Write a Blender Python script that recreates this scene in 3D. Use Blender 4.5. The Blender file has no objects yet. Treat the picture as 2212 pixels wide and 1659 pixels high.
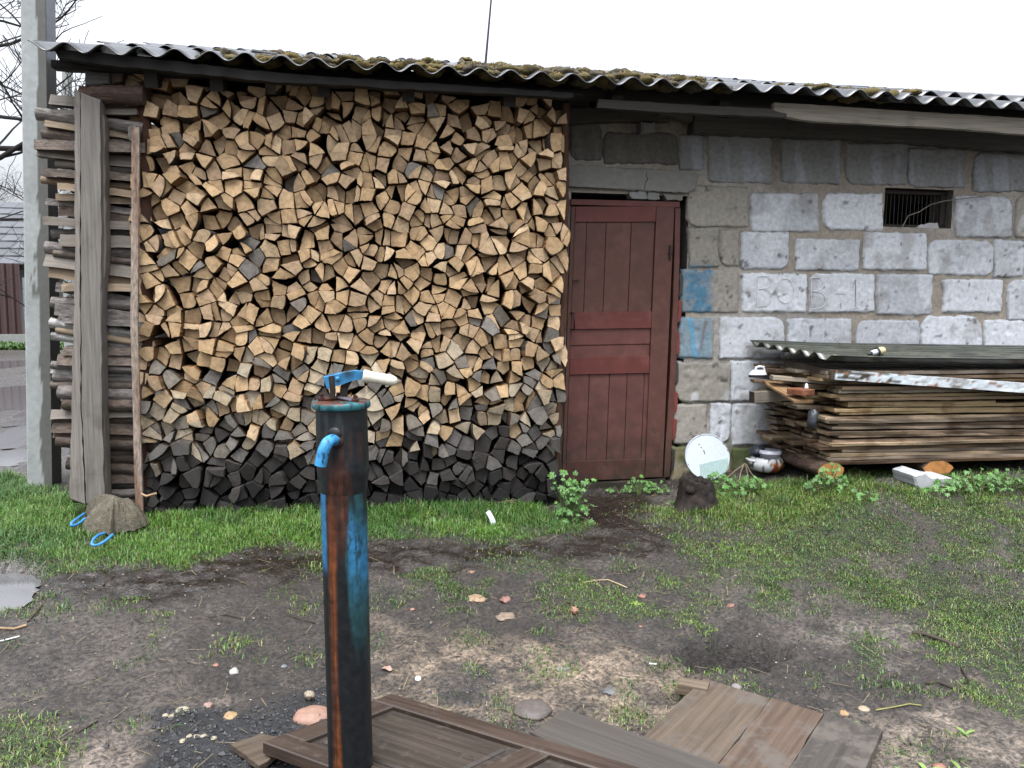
import bpy, math, random
import numpy as np
from mathutils import Vector, Matrix
random.seed(7); rng = np.random.default_rng(7)
sc = bpy.context.scene
COL = sc.collection
R = math.radians
# ------------------------------------------------------------ camera, sky, sun, exposure
YAW, TILT, ROLL, FPX = R(9.6), R(6.0), R(0.7), 1725.0       # FPX in units of a 2212 px wide picture
CW, CH = 2212.0, 1659.0
CAM = np.array([0.0, 0.0, 1.5])
Fv = np.array([math.sin(YAW)*math.cos(TILT), math.cos(YAW)*math.cos(TILT), -math.sin(TILT)])
R0 = np.array([math.cos(YAW), -math.sin(YAW), 0.0]); U0 = np.cross(R0, Fv)
Rv = R0*math.cos(ROLL)+U0*math.sin(ROLL); Uv = -R0*math.sin(ROLL)+U0*math.cos(ROLL)
cd = bpy.data.cameras.new('camera'); cam = bpy.data.objects.new('camera', cd); COL.objects.link(cam)
cd.sensor_width = 36; cd.lens = 36*FPX/CW; cd.clip_start = 0.05; cd.clip_end = 500
cam.matrix_world = Matrix(((Rv[0], Uv[0], -Fv[0], 0), (Rv[1], Uv[1], -Fv[1], 0), (Rv[2], Uv[2], -Fv[2], 1.5), (0, 0, 0, 1)))
sc.camera = cam
w = bpy.data.worlds.new('World'); sc.world = w; w.use_nodes = True
wn = w.node_tree.nodes; wl = w.node_tree.links
SUN_EL, SUN_AZ = R(69), R(200)
sky = wn.new('ShaderNodeTexSky'); sky.sky_type = 'NISHITA'; sky.sun_disc = False
sky.sun_elevation = SUN_EL; sky.sun_rotation = SUN_AZ; sky.dust_density = 4; sky.air_density = 1.2
hs = wn.new('ShaderNodeHueSaturation'); hs.inputs['Saturation'].default_value = 0.16; hs.inputs['Value'].default_value = 0.88
wl.new(sky.outputs[0], hs.inputs['Color'])
tint = wn.new('ShaderNodeMix'); tint.data_type = 'RGBA'; tint.blend_type = 'MULTIPLY'; tint.inputs['Factor'].default_value = 1
tint.inputs[7].default_value = (0.97, 0.99, 1.04, 1)
wl.new(hs.outputs[0], tint.inputs[6])
# an overcast sky is about three times brighter overhead than at the horizon
tc = wn.new('ShaderNodeTexCoord'); sx = wn.new('ShaderNodeSeparateXYZ'); wl.new(tc.outputs['Generated'], sx.inputs[0])
mr = wn.new('ShaderNodeMapRange'); mr.inputs[1].default_value = 0; mr.inputs[2].default_value = 1; mr.inputs[3].default_value = 1.0; mr.inputs[4].default_value = 4.2
wl.new(sx.outputs[2], mr.inputs[0])
gm = wn.new('ShaderNodeVectorMath'); gm.operation = 'SCALE'; wl.new(tint.outputs[2], gm.inputs[0]); wl.new(mr.outputs[0], gm.inputs['Scale'])
wl.new(gm.outputs[0], wn['Background'].inputs[0])
wn['Background'].inputs[1].default_value = 0.15
sl = bpy.data.lights.new('sun', 'SUN'); so = bpy.data.objects.new('sun', sl); COL.objects.link(so)
sl.energy = 1.35; sl.angle = R(20); sl.color = (1, 0.98, 0.95)
# SUN_AZ is measured like the sky texture's rotation: 0 = +Y, clockwise seen from above
sd = Vector((math.sin(SUN_AZ)*math.cos(SUN_EL), math.cos(SUN_AZ)*math.cos(SUN_EL), math.sin(SUN_EL)))
so.rotation_euler = sd.to_track_quat('Z', 'Y').to_euler()
sc.view_settings.view_transform = 'Standard'; sc.view_settings.look = 'None'
sc.view_settings.exposure = 0.55; sc.view_settings.gamma = 1
sc.cycles.max_bounces = 6

# ------------------------------------------------------------ measuring helpers
def ray(x, y): return Fv+Rv*(x-CW/2)/FPX-Uv*(y-CH/2)/FPX
def py(x, y, Y): d = ray(x, y); return CAM+d*(Y/d[1])
def pz(x, y, Z): d = ray(x, y); return CAM+d*((Z-1.5)/d[2])
def sstep(a, b, x):
    t = np.clip((np.asarray(x, float)-a)/(b-a), 0, 1); return t*t*(3-2*t)
def _h(ix, iy, s):
    n = (ix.astype(np.int64)*374761393+iy.astype(np.int64)*668265263+s*982451653) & 0x7fffffff
    n = ((n ^ (n >> 13))*1274126177) & 0x7fffffff
    return ((n ^ (n >> 16)) & 0xffff)/65535.0
def vn(x, y, s=0):
    x = np.asarray(x, float); y = np.asarray(y, float)
    ix = np.floor(x); iy = np.floor(y); fx = x-ix; fy = y-iy
    fx = fx*fx*(3-2*fx); fy = fy*fy*(3-2*fy)
    a = _h(ix, iy, s); b = _h(ix+1, iy, s); c = _h(ix, iy+1, s); d = _h(ix+1, iy+1, s)
    return (a*(1-fx)+b*fx)*(1-fy)+(c*(1-fx)+d*fx)*fy
def fbm(x, y, s=0, o=4):
    x = np.asarray(x, float); y = np.asarray(y, float); v = 0; a = 0.5; t = 0
    for k in range(o):
        v = v+a*vn(x, y, s+k*17); t += a; a *= 0.55; x = x*2.03+5.1; y = y*2.03+3.7
    return v/t
def zg(x, y):
    x = np.asarray(x, float); y = np.asarray(y, float)
    b = np.interp(x, [-3, -1.4, 1.2, 2.0, 2.6, 3.0, 3.6, 7], [.185, .185, .17, .205, .29, .345, .375, .42])
    z = b*sstep(2.6, 4.85, y)
    h = np.exp(-(((x-1.47)/.28)**2+((y-3.06)/.15)**2))*(.75+.5*fbm(x*6, y*6, 19, 3))          # the hole dug beside the planks
    z = z-.20*sstep(.38, .72, h)
    return z
def g(px, py_):
    z = 0.1
    for _ in range(14):
        p = pz(px, py_, z); z = float(zg(p[0], p[1]))
    return np.array([p[0], p[1], z])

# ------------------------------------------------------------ materials
def new_mat(name):
    m = bpy.data.materials.new(name); m.use_nodes = True
    nt = m.node_tree; return m, nt, nt.nodes, nt.links, nt.nodes['Principled BSDF']
def mth(nt, op, a, b=None, c=None):
    n = nt.nodes.new('ShaderNodeMath'); n.operation = op
    for i, v in enumerate((a, b, c)):
        if v is None: continue
        if hasattr(v, 'links'): nt.links.new(v, n.inputs[i])
        else: n.inputs[i].default_value = v
    return n.outputs[0]
def ramp(nt, fac, stops):
    n = nt.nodes.new('ShaderNodeValToRGB'); e = n.color_ramp.elements
    e[0].position = stops[0][0]; e[1].position = stops[-1][0]
    for s in stops[1:-1]: e.new(s[0])
    for i, s in enumerate(stops):
        c = s[1]; e[i].color = (c, c, c, 1) if not hasattr(c, '__len__') else (*c, 1)
    nt.links.new(fac, n.inputs[0]); return n.outputs[0]
def noise(nt, vec, scale, detail=4, rough=.6):
    n = nt.nodes.new('ShaderNodeTexNoise'); n.inputs['Scale'].default_value = scale
    n.inputs['Detail'].default_value = detail; n.inputs['Roughness'].default_value = rough
    nt.links.new(vec, n.inputs['Vector']); return n.outputs['Fac']
def attr(nt, name):
    n = nt.nodes.new('ShaderNodeAttribute'); n.attribute_name = name; return n
def mapv(nt, vec, scale):
    n = nt.nodes.new('ShaderNodeMapping'); n.inputs['Scale'].default_value = scale
    nt.links.new(vec, n.inputs['Vector']); return n.outputs[0]
def mixc(nt, mode, fac, a, b):
    n = nt.nodes.new('ShaderNodeMix'); n.data_type = 'RGBA'; n.blend_type = mode
    for i, v in ((0, fac), (6, a), (7, b)):
        if hasattr(v, 'links'): nt.links.new(v, n.inputs[i])
        elif i == 0: n.inputs[0].default_value = v
        else: n.inputs[i].default_value = (*v, 1)
    return n.outputs[2]
def bump(nt, h, strength, dist, bsdf):
    n = nt.nodes.new('ShaderNodeBump'); n.inputs['Strength'].default_value = strength; n.inputs['Distance'].default_value = dist
    nt.links.new(h, n.inputs['Height']); nt.links.new(n.outputs[0], bsdf.inputs['Normal'])
def gen(name, scale=20, lo=.75, hi=1.25, rough=(.6, .9), bmp=.4, bd=.004, grain=None, src='pos', detail=6, metal=0, spec=.5, blot=None, dirt=None, grime=None):
    """colour = vertex colour 'Col' times noise; grain = (along, across) uses the length-wise attribute"""
    m, nt, ns, ls, b = new_mat(name)
    col = attr(nt, 'Col').outputs['Color']
    if grain:
        v = attr(nt, 'guv').outputs['Vector']
        v1 = mapv(nt, v, (grain[0], grain[1], 13.7))
    else:
        geo = ns.new('ShaderNodeNewGeometry'); v = geo.outputs['Position']; v1 = mapv(nt, v, (1, 1, 1))
    n1 = noise(nt, v1, 1 if grain else scale, detail)
    f = ramp(nt, n1, [(.25, lo), (.75, hi)])
    c = mixc(nt, 'MULTIPLY', 1, col, f)
    if blot:                                          # larger blotches of stain
        geo2 = ns.new('ShaderNodeNewGeometry')
        n2 = noise(nt, geo2.outputs['Position'], blot[0], 5)
        c = mixc(nt, 'MIX', ramp(nt, n2, [(blot[2], 0.0), (blot[2]+.14, 1.0)]), c, mixc(nt, 'MULTIPLY', 1, c, blot[1]))
    if dirt:                                          # dried mud in patches: (scale, colour, threshold)
        geo3 = ns.new('ShaderNodeNewGeometry'); n3 = noise(nt, geo3.outputs['Position'], dirt[0], 7, .68)
        c = mixc(nt, 'MIX', ramp(nt, n3, [(dirt[2], 0.0), (dirt[2]+.10, .85)]), c, dirt[1])
    if grime:                                         # grime kicked up from the ground: (height, spread, colour)
        geo4 = ns.new('ShaderNodeNewGeometry'); sp_ = ns.new('ShaderNodeSeparateXYZ'); ls.new(geo4.outputs['Position'], sp_.inputs[0])
        n4 = noise(nt, geo4.outputs['Position'], 14, 6); hgt = mth(nt, 'ADD', sp_.outputs[2], mth(nt, 'MULTIPLY', mth(nt, 'SUBTRACT', n4, .5), 1.1))
        mr_ = ns.new('ShaderNodeMapRange'); mr_.inputs[1].default_value = grime[0]+grime[1]; mr_.inputs[2].default_value = grime[0]-grime[1]; ls.new(hgt, mr_.inputs[0])
        c = mixc(nt, 'MIX', mth(nt, 'MULTIPLY', mr_.outputs[0], .85), c, grime[2])
        n5 = noise(nt, geo4.outputs['Position'], 5.5, 8, .7)
        c = mixc(nt, 'MIX', ramp(nt, n5, [(.54, 0.0), (.72, .22)]), c, (.24, .13, .11))
        n6 = noise(nt, mapv(nt, geo4.outputs['Position'], (90, 90, 14)), 1, 5, .7)
        c = mixc(nt, 'MIX', ramp(nt, n6, [(.68, 0.0), (.73, .8)]), c, (.035, .022, .018))
    c = mixc(nt, 'MULTIPLY', 1, c, (KA, KA, KA))
    ls.new(c, b.inputs['Base Color'])
    r = ns.new('ShaderNodeMapRange'); r.inputs[3].default_value = rough[0]; r.inputs[4].default_value = rough[1]
    ls.new(n1, r.inputs[0]); ls.new(r.outputs[0], b.inputs['Roughness'])
    b.inputs['Metallic'].default_value = metal
    b.inputs['Specular IOR Level'].default_value = spec
    bump(nt, n1, bmp, bd, b)
    return m
M = {}; KA = .62
M['wood'] = gen('weathered_wood', spec=.25, grain=(3, 90), lo=.55, hi=1.3, bmp=.6, bd=.004, blot=(3.5, (.62, .6, .58), .55))
M['board'] = gen('sawn_board', spec=.3, grain=(2.5, 60), lo=.6, hi=1.3, bmp=.5, bd=.003, rough=(.5, .85), blot=(5, (.5, .42, .36), .5))
M['split'] = gen('split_wood', spec=.2, grain=(4, 70), lo=.6, hi=1.25, bmp=.5, bd=.003)
M['bark'] = gen('bark', spec=.2, grain=(22, 45), lo=.35, hi=1.5, bmp=1, bd=.012, rough=(.7, .95))
M['paint'] = gen('door_paint', scale=11, lo=.70, hi=1.22, spec=.3, grime=(.42, .32, (.030, .026, .016)), rough=(.42, .75), bmp=.25, bd=.002, detail=8)
M['metal'] = gen('painted_iron', spec=.28, scale=38, lo=.5, hi=1.4, rough=(.28, .6), bmp=.35, bd=.0022, detail=7)
M['plain'] = gen('plain_surface', scale=60, lo=.9, hi=1.1, rough=(.35, .5), bmp=.05, bd=.001)
M['concrete'] = gen('concrete', scale=26, lo=.8, hi=1.16, rough=(.8, .95), bmp=.4, bd=.003, detail=9)
M['block'] = gen('block_stone', spec=.2, scale=34, lo=.7, hi=1.2, rough=(.82, .98), bmp=.55, bd=.004, detail=9)
M['mortar'] = gen('mortar', spec=.1, scale=30, lo=.68, hi=1.25, rough=(.9, 1), bmp=1, bd=.008, detail=9)
M['sheet'] = gen('fibre_cement', scale=24, lo=.7, hi=1.25, rough=(.2, .42), bmp=.25, bd=.002, detail=8)
M['stone'] = gen('stone', scale=45, lo=.7, hi=1.25, rough=(.5, .8), bmp=.5, bd=.003)
M['leaf'] = gen('leaf', scale=70, lo=.8, hi=1.2, rough=(.4, .6), bmp=.1, bd=.001)
M['moss'] = gen('moss', scale=90, lo=.6, hi=1.4, rough=(.9, 1), bmp=.5, bd=.004)
m, nt, ns, ls, b = new_mat('netting'); M['net'] = m          # knitted mesh: pale threads round dark holes
col = attr(nt, 'Col').outputs['Color']; geo = ns.new('ShaderNodeNewGeometry')
vo = ns.new('ShaderNodeTexVoronoi'); vo.feature = 'DISTANCE_TO_EDGE'; vo.inputs['Scale'].default_value = 95; ls.new(geo.outputs['Position'], vo.inputs['Vector'])
n1 = noise(nt, geo.outputs['Position'], 16, 5)
f = mixc(nt, 'MULTIPLY', 1, ramp(nt, vo.outputs['Distance'], [(0.0, 1.5), (.12, .75)]), ramp(nt, n1, [(.3, .7), (.7, 1.25)]))
ls.new(mixc(nt, 'MULTIPLY', 1, col, f), b.inputs['Base Color']); b.inputs['Roughness'].default_value = .85; b.inputs['Specular IOR Level'].default_value = .2
bump(nt, n1, .9, .02, b)
M['slate'] = gen('slate_tiles', scale=3, lo=.85, hi=1.15, rough=(.5, .8), bmp=.2, bd=.01)
# cut end of a log: rings around the heart, fibres running out to the bark
m, nt, ns, ls, b = new_mat('log_end'); M['end'] = m
gv = attr(nt, 'guv').outputs['Vector']; col = attr(nt, 'Col').outputs['Color']
geo = ns.new('ShaderNodeNewGeometry')
wv = ns.new('ShaderNodeTexWave'); wv.wave_type = 'RINGS'; wv.rings_direction = 'Z'; wv.inputs['Scale'].default_value = 42
wv.inputs['Distortion'].default_value = 2.5; wv.inputs['Detail'].default_value = 3; wv.inputs['Detail Scale'].default_value = 1.5
ls.new(gv, wv.inputs['Vector'])
n1 = noise(nt, gv, 34, 7); n2 = noise(nt, gv, 130, 4)
f = mixc(nt, 'MULTIPLY', 1, ramp(nt, wv.outputs['Fac'], [(0, .80), (1, 1.08)]), ramp(nt, n1, [(.30, .68), (.62, 1.14)]))
f = mixc(nt, 'MULTIPLY', 1, f, ramp(nt, n2, [(.3, .86), (.7, 1.1)]))
gr_ = ns.new('ShaderNodeTexGradient'); gr_.gradient_type = 'RADIAL'; ls.new(gv, gr_.inputs[0])
sxy = ns.new('ShaderNodeSeparateXYZ'); ls.new(gv, sxy.inputs[0]); cmb = ns.new('ShaderNodeCombineXYZ')
ls.new(mth(nt, 'MULTIPLY', gr_.outputs['Fac'], 42), cmb.inputs[0]); ls.new(sxy.outputs[2], cmb.inputs[1]); ls.new(mth(nt, 'MULTIPLY', mth(nt, 'ADD', sxy.outputs[0], sxy.outputs[1]), 6), cmb.inputs[2])
n7 = noise(nt, cmb.outputs[0], 1.0, 3); f = mixc(nt, 'MULTIPLY', 1, f, ramp(nt, n7, [(.30, .55), (.40, 1.0)]))
ls.new(mixc(nt, 'MULTIPLY', 1, mixc(nt, 'MULTIPLY', 1, col, f), (KA, KA, KA)), b.inputs['Base Color'])
b.inputs['Roughness'].default_value = .82; b.inputs['Specular IOR Level'].default_value = .2
bump(nt, mth(nt, 'ADD', n2, mth(nt, 'MULTIPLY', wv.outputs['Fac'], .35)), .45, .003, b)
# wet earth
m, nt, ns, ls, b = new_mat('earth'); M['earth'] = m
col = attr(nt, 'Col').outputs['Color']; wet = attr(nt, 'wet').outputs['Fac']
geo = ns.new('ShaderNodeNewGeometry'); pos = geo.outputs['Position']
n1 = noise(nt, pos, 55, 8, .65); n2 = noise(nt, pos, 9, 6); n3 = noise(nt, pos, 260, 3)
f = mixc(nt, 'MULTIPLY', 1, ramp(nt, n1, [(.38, .28), (.62, 2.0)]), ramp(nt, n2, [(.35, .6), (.65, 1.35)]))
c = mixc(nt, 'MULTIPLY', 1, col, f)
c = mixc(nt, 'MIX', ramp(nt, n3, [(.66, 0.0), (.74, .5)]), c, (.17, .15, .125)); c = mixc(nt, 'MULTIPLY', 1, c, (.41, .41, .41))
ls.new(c, b.inputs['Base Color'])
rr = mth(nt, 'SUBTRACT', .92, mth(nt, 'MULTIPLY', wet, mth(nt, 'ADD', .45, mth(nt, 'MULTIPLY', n2, .8))))
ls.new(mth(nt, 'MAXIMUM', rr, .1), b.inputs['Roughness'])
bn = ns.new('ShaderNodeBump'); bn.inputs['Distance'].default_value = .022
ls.new(mth(nt, 'SUBTRACT', 1.0, mth(nt, 'MULTIPLY', wet, .62)), bn.inputs['Strength']); ls.new(mth(nt, 'ADD', n1, mth(nt, 'MULTIPLY', n3, .4)), bn.inputs['Height']); ls.new(bn.outputs[0], b.inputs['Normal'])
b.inputs['Specular IOR Level'].default_value = .5
# still water
m, nt, ns, ls, b = new_mat('puddle_water'); M['water'] = m
b.inputs['Base Color'].default_value = (.085, .083, .085, 1); b.inputs['Roughness'].default_value = .07; b.inputs['IOR'].default_value = 1.5
# glass
m, nt, ns, ls, b = new_mat('glass_pane'); M['glass'] = m
b.inputs['Base Color'].default_value = (.75, .86, .82, 1); b.inputs['Roughness'].default_value = .05; b.inputs['Transmission Weight'].default_value = .9; b.inputs['IOR'].default_value = 1.2

# ------------------------------------------------------------ mesh collector
class MB:
    def __init__(s): s.v = []; s.f = []; s.mi = []; s.c = []; s.u = []; s.sm = []
    def add(s, verts, faces, mats, cols, guv=None, smooth=False):
        o = len(s.v); n = len(verts)
        s.v += [tuple(float(q) for q in p) for p in verts]
        if hasattr(cols[0], '__len__'): s.c += [tuple(c) for c in cols]
        else: s.c += [tuple(cols)]*n
        s.u += [tuple(q) for q in guv] if guv is not None else [tuple(float(q) for q in p) for p in verts]
        s.f += [tuple(o+i for i in f) for f in faces]
        s.mi += list(mats) if hasattr(mats, '__len__') else [mats]*len(faces)
        s.sm += [smooth]*len(faces)
        return o
    def build(s, name, mats, parent=None, origin=None):
        me = bpy.data.meshes.new(name)
        v = np.array(s.v, dtype=np.float32)
        if parent is not None: org = np.array(parent.matrix_basis.translation)
        elif origin is None:
            org = np.array([(v[:, 0].min()+v[:, 0].max())/2, (v[:, 1].min()+v[:, 1].max())/2, v[:, 2].min()])
        else: org = np.array(origin, float)
        v = v-org
        me.from_pydata([tuple(p) for p in v.tolist()], [], s.f)
        for mt in (mats if isinstance(mats, (list, tuple)) else [mats]): me.materials.append(M[mt])
        me.polygons.foreach_set('material_index', s.mi); me.polygons.foreach_set('use_smooth', s.sm)
        a = me.attributes.new('Col', 'FLOAT_COLOR', 'POINT')
        c = np.ones((len(v), 4), np.float32); c[:, :3] = np.array(s.c, np.float32)[:, :3]; a.data.foreach_set('color', c.ravel())
        a = me.attributes.new('guv', 'FLOAT_VECTOR', 'POINT'); a.data.foreach_set('vector', np.array(s.u, np.float32).ravel())
        me.update()
        o = bpy.data.objects.new(name, me); COL.objects.link(o)
        if parent is not None: o.parent = parent
        else: o.location = org.tolist()
        return o
def tag(o, label=None, cat=None, group=None, kind=None):
    if label: o['label'] = label
    if cat: o['category'] = cat
    if group: o['group'] = group
    if kind: o['kind'] = kind
    return o
def empty(name, loc, label=None, cat=None, group=None):
    o = bpy.data.objects.new(name, None); COL.objects.link(o); o.location = tuple(float(q) for q in loc)
    o.empty_display_size = .1; o.matrix_basis.translation = Vector(o.location)
    return tag(o, label, cat, group)
def jit(c, a=.12):
    k = 1+random.uniform(-a, a); return (c[0]*k, c[1]*k, c[2]*k)

def sweep(mb, pts, sec, up=(0, 0, 1), scales=None, col=(.5, .5, .5), mat=0, cap=None, noise_a=0.0, smooth=True, colf=None, capcol=None, secmats=None):
    """sweep a closed 2-D section (side, up) along pts"""
    pts = [np.array(p, float) for p in pts]; n = len(pts); k = len(sec); uid = random.random()*50
    verts = []; cols = []; gu = []; L = 0
    per = [0]
    for i in range(k): per.append(per[-1]+math.dist(sec[i], sec[(i+1) % k]))
    ph = random.random()*99
    for i, p in enumerate(pts):
        d = pts[min(i+1, n-1)]-pts[max(i-1, 0)]; d = d/(np.linalg.norm(d)+1e-9)
        u = np.array(up, float); u = u-d*(u@d)
        if np.linalg.norm(u) < 1e-4: u = np.array([1.0, 0, 0]); u = u-d*(u@d)
        u /= np.linalg.norm(u); s = np.cross(d, u)
        if i: L += np.linalg.norm(p-pts[i-1])
        sca = 1 if scales is None else scales[i]
        for j, q in enumerate(sec):
            r = 1+noise_a*2*(float(vn(L*11+ph, j*1.7+ph, 3))-.5)+noise_a*1.2*(float(vn(L*37+ph, j*1.7+ph, 5))-.5)
            v = p+(s*q[0]+u*q[1])*sca*r
            verts.append(v); gu.append((L, per[j], uid)); cols.append(colf(v, L, j) if colf else col)
    f = []; mi = []
    for i in range(n-1):
        for j in range(k):
            a = i*k+j; b_ = i*k+(j+1) % k
            f.append((a, b_, b_+k, a+k)); mi.append(secmats[j] if secmats else mat)
    mb.add(verts, f, mi, cols, gu, smooth)
    cp = mat if cap is None else cap
    for e, i in ((0, 0), (1, n-1)):
        ring = verts[i*k:(i+1)*k]; c = sum(ring)/k; gl = [(q[0]-c[0]+q[1]*.3, q[2]-c[2]+(q[1]-c[1])*.8, uid) for q in ring]
        cc = capcol or (cols[i*k] if colf else col)
        fs = [tuple(range(k))[::-1]] if e == 0 else [tuple(range(k))]
        if e == 0: fs = [tuple(range(k))]
        else: fs = [tuple(reversed(range(k)))]
        mb.add(ring, fs, cp, [cc]*k, gl, False)
def circ(r, n=12, ry=None): return [(r*math.cos(2*math.pi*i/n), (ry or r)*math.sin(2*math.pi*i/n)) for i in range(n)]
def rect(w_, h_, c=.003):
    a, b_ = w_/2, h_/2
    return [(a, -b_+c), (a, b_-c), (a-c, b_), (-a+c, b_), (-a, b_-c), (-a, -b_+c), (-a+c, -b_), (a-c, -b_)]
def line(a, b_, n, wob=0.0):
    a = np.array(a, float); b_ = np.array(b_, float); o = []
    for i in range(n):
        t = i/(n-1); o.append(a+(b_-a)*t+(rng.normal(size=3)*wob if 0 < i < n-1 else 0))
    return o
def plate(mb, vp, Y, thick, col=(.5, .5, .5), mat=0, wob=0.0, step=.04, world=False, bev=.003):
    """a wall-plane piece: picture outline set on the vertical plane y=Y, front at Y, back at Y+thick"""
    P = [np.array([p[0], Y, p[1]]) if world else py(p[0], p[1], Y) for p in vp]
    out = []
    for i, p in enumerate(P):
        q = P[(i+1) % len(P)]; L = np.linalg.norm(q-p); k = max(1, int(L/step)) if wob else 1
        for j in range(k):
            t = j/k; r = p+(q-p)*t
            if wob: r = r+np.array([random.uniform(-wob, wob), 0, random.uniform(-wob, wob)])
            out.append(r)
    k = len(out); cen = sum(out)/k
    hor = abs(P[1][0]-P[0][0]) > abs(P[2][2]-P[1][2])
    fr = []
    for q in out:
        d = cen-q; L = np.linalg.norm(d)+1e-9; fr.append(q+d/L*min(bev*1.4, L*.3))
    V = fr+[q+np.array([0, bev, 0]) for q in out]+[q+np.array([0, thick, 0]) for q in out]
    uid = random.random()*50
    U = [((q[0], q[2]+q[1], uid) if hor else (q[2], q[0]+q[1], uid)) for q in V]
    f = [tuple(range(k))]
    for i in range(k):
        j = (i+1) % k
        f.append((j, i, i+k, j+k)); f.append((j+k, i+k, i+2*k, j+2*k))
    f.append(tuple(reversed(range(2*k, 3*k))))
    # outline may be clockwise or not: make the front face look towards -y
    area = sum(out[i][0]*out[(i+1) % k][2]-out[(i+1) % k][0]*out[i][2] for i in range(k))
    if area < 0: f = [tuple(reversed(q)) for q in f]
    mb.add(V, f, mat, [col]*len(V), U)
def box(mb, c, size, rot=None, col=(.5, .5, .5), mat=0, bev=.004):
    c = np.array(c, float); s = np.array(size, float)/2; Rm = np.array(rot) if rot is not None else np.eye(3)
    b_ = min(bev, s.min()*.6)
    V = []
    for sx in (-1, 1):
        for sy in (-1, 1):
            for sz in (-1, 1):
                for ax in range(3):
                    p = s.copy(); 
                    for k in range(3):
                        if k != ax: p[k] -= b_
                    V.append(np.array([sx, sy, sz])*p)
    def id_(sx, sy, sz, ax): return ((sx > 0)*4+(sy > 0)*2+(sz > 0))*3+ax
    F = []
    for ax in range(3):
        o = [k for k in range(3) if k != ax]
        for sg in (-1, 1):
            q = []
            for (a, b2) in ((-1, -1), (1, -1), (1, 1), (-1, 1)):
                t = [0, 0, 0]; t[ax] = sg; t[o[0]] = a; t[o[1]] = b2; q.append(id_(*t, ax))
            F.append(q)
    for ax in range(3):                       # bevel strips along each edge
        o = [k for k in range(3) if k != ax]
        for a in (-1, 1):
            for b2 in (-1, 1):
                t0 = [0, 0, 0]; t1 = [0, 0, 0]; t0[ax] = -1; t1[ax] = 1
                for t in (t0, t1): t[o[0]] = a; t[o[1]] = b2
                F.append([id_(*t0, o[0]), id_(*t1, o[0]), id_(*t1, o[1]), id_(*t0, o[1])])
    for sx in (-1, 1):
        for sy in (-1, 1):
            for sz in (-1, 1): F.append([id_(sx, sy, sz, k) for k in range(3)])
    V = np.array(V)
    F2 = []
    for q in F:
        n = np.cross(V[q[1]]-V[q[0]], V[q[2]]-V[q[0]])
        F2.append(tuple(q) if n @ V[q].mean(0) > 0 else tuple(reversed(q)))
    long = int(np.argmax(s)); oth = [k for k in range(3) if k != long]; uid = random.random()*50
    U = [(p[long], p[oth[0]]+p[oth[1]], uid) for p in V]
    mb.add([c+Rm @ p for p in V], F2, mat, [col]*len(V), U)
def rotz(a): c, s = math.cos(a), math.sin(a); return np.array([[c, -s, 0], [s, c, 0], [0, 0, 1]])
def blob(mb, c, r, col=(.3, .3, .3), mat=0, n=9, amp=.2, rough=3.0, smooth=True, flat=None, rz=0.0, cf=None):
    c = np.array(c, float); r = np.array(r if hasattr(r, '__len__') else (r, r, r), float); s0 = random.randint(0, 9999)
    V = []; F = []; nu = n*2
    Rm = rotz(rz)
    for i in range(n+1):
        th = math.pi*i/n
        for j in range(nu):
            p = 2*math.pi*j/nu; d = np.array([math.sin(th)*math.cos(p), math.sin(th)*math.sin(p), math.cos(th)])
            k = 1+amp*2*(float(fbm(d[0]*rough+9+d[2]*rough*.7, d[1]*rough+4+d[2]*rough, s0, 3))-.5)
            V.append(c+Rm @ (d*r*k))
    for i in range(n):
        for j in range(nu):
            a = i*nu+j; b_ = i*nu+(j+1) % nu; F.append((a, a+nu, b_+nu, b_))
    mb.add(V, F, mat, [cf(v) if cf else col for v in V], None, smooth)
def lathe(mb, base, prof, n=48, col=(.5, .5, .5), mat=0, colf=None, axis=None, smooth=True):
    """prof: (radius, height) pairs, turned about an axis through base"""
    base = np.array(base, float); ax = np.array(axis if axis is not None else (0, 0, 1), float); ax /= np.linalg.norm(ax)
    h = np.array([1.0, 0, 0]) if abs(ax[0]) < .9 else np.array([0, 1.0, 0]); e1 = np.cross(ax, h); e1 /= np.linalg.norm(e1); e2 = np.cross(ax, e1)
    V = []; C = []
    for (r, z) in prof:
        for j in range(n):
            a = 2*math.pi*j/n; p = base+ax*z+(e1*math.cos(a)+e2*math.sin(a))*r
            V.append(p); C.append(colf(p, a, z) if colf else col)
    F = [(i*n+j, i*n+(j+1) % n, (i+1)*n+(j+1) % n, (i+1)*n+j) for i in range(len(prof)-1) for j in range(n)]
    mb.add(V, F, mat, C, None, smooth)

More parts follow.
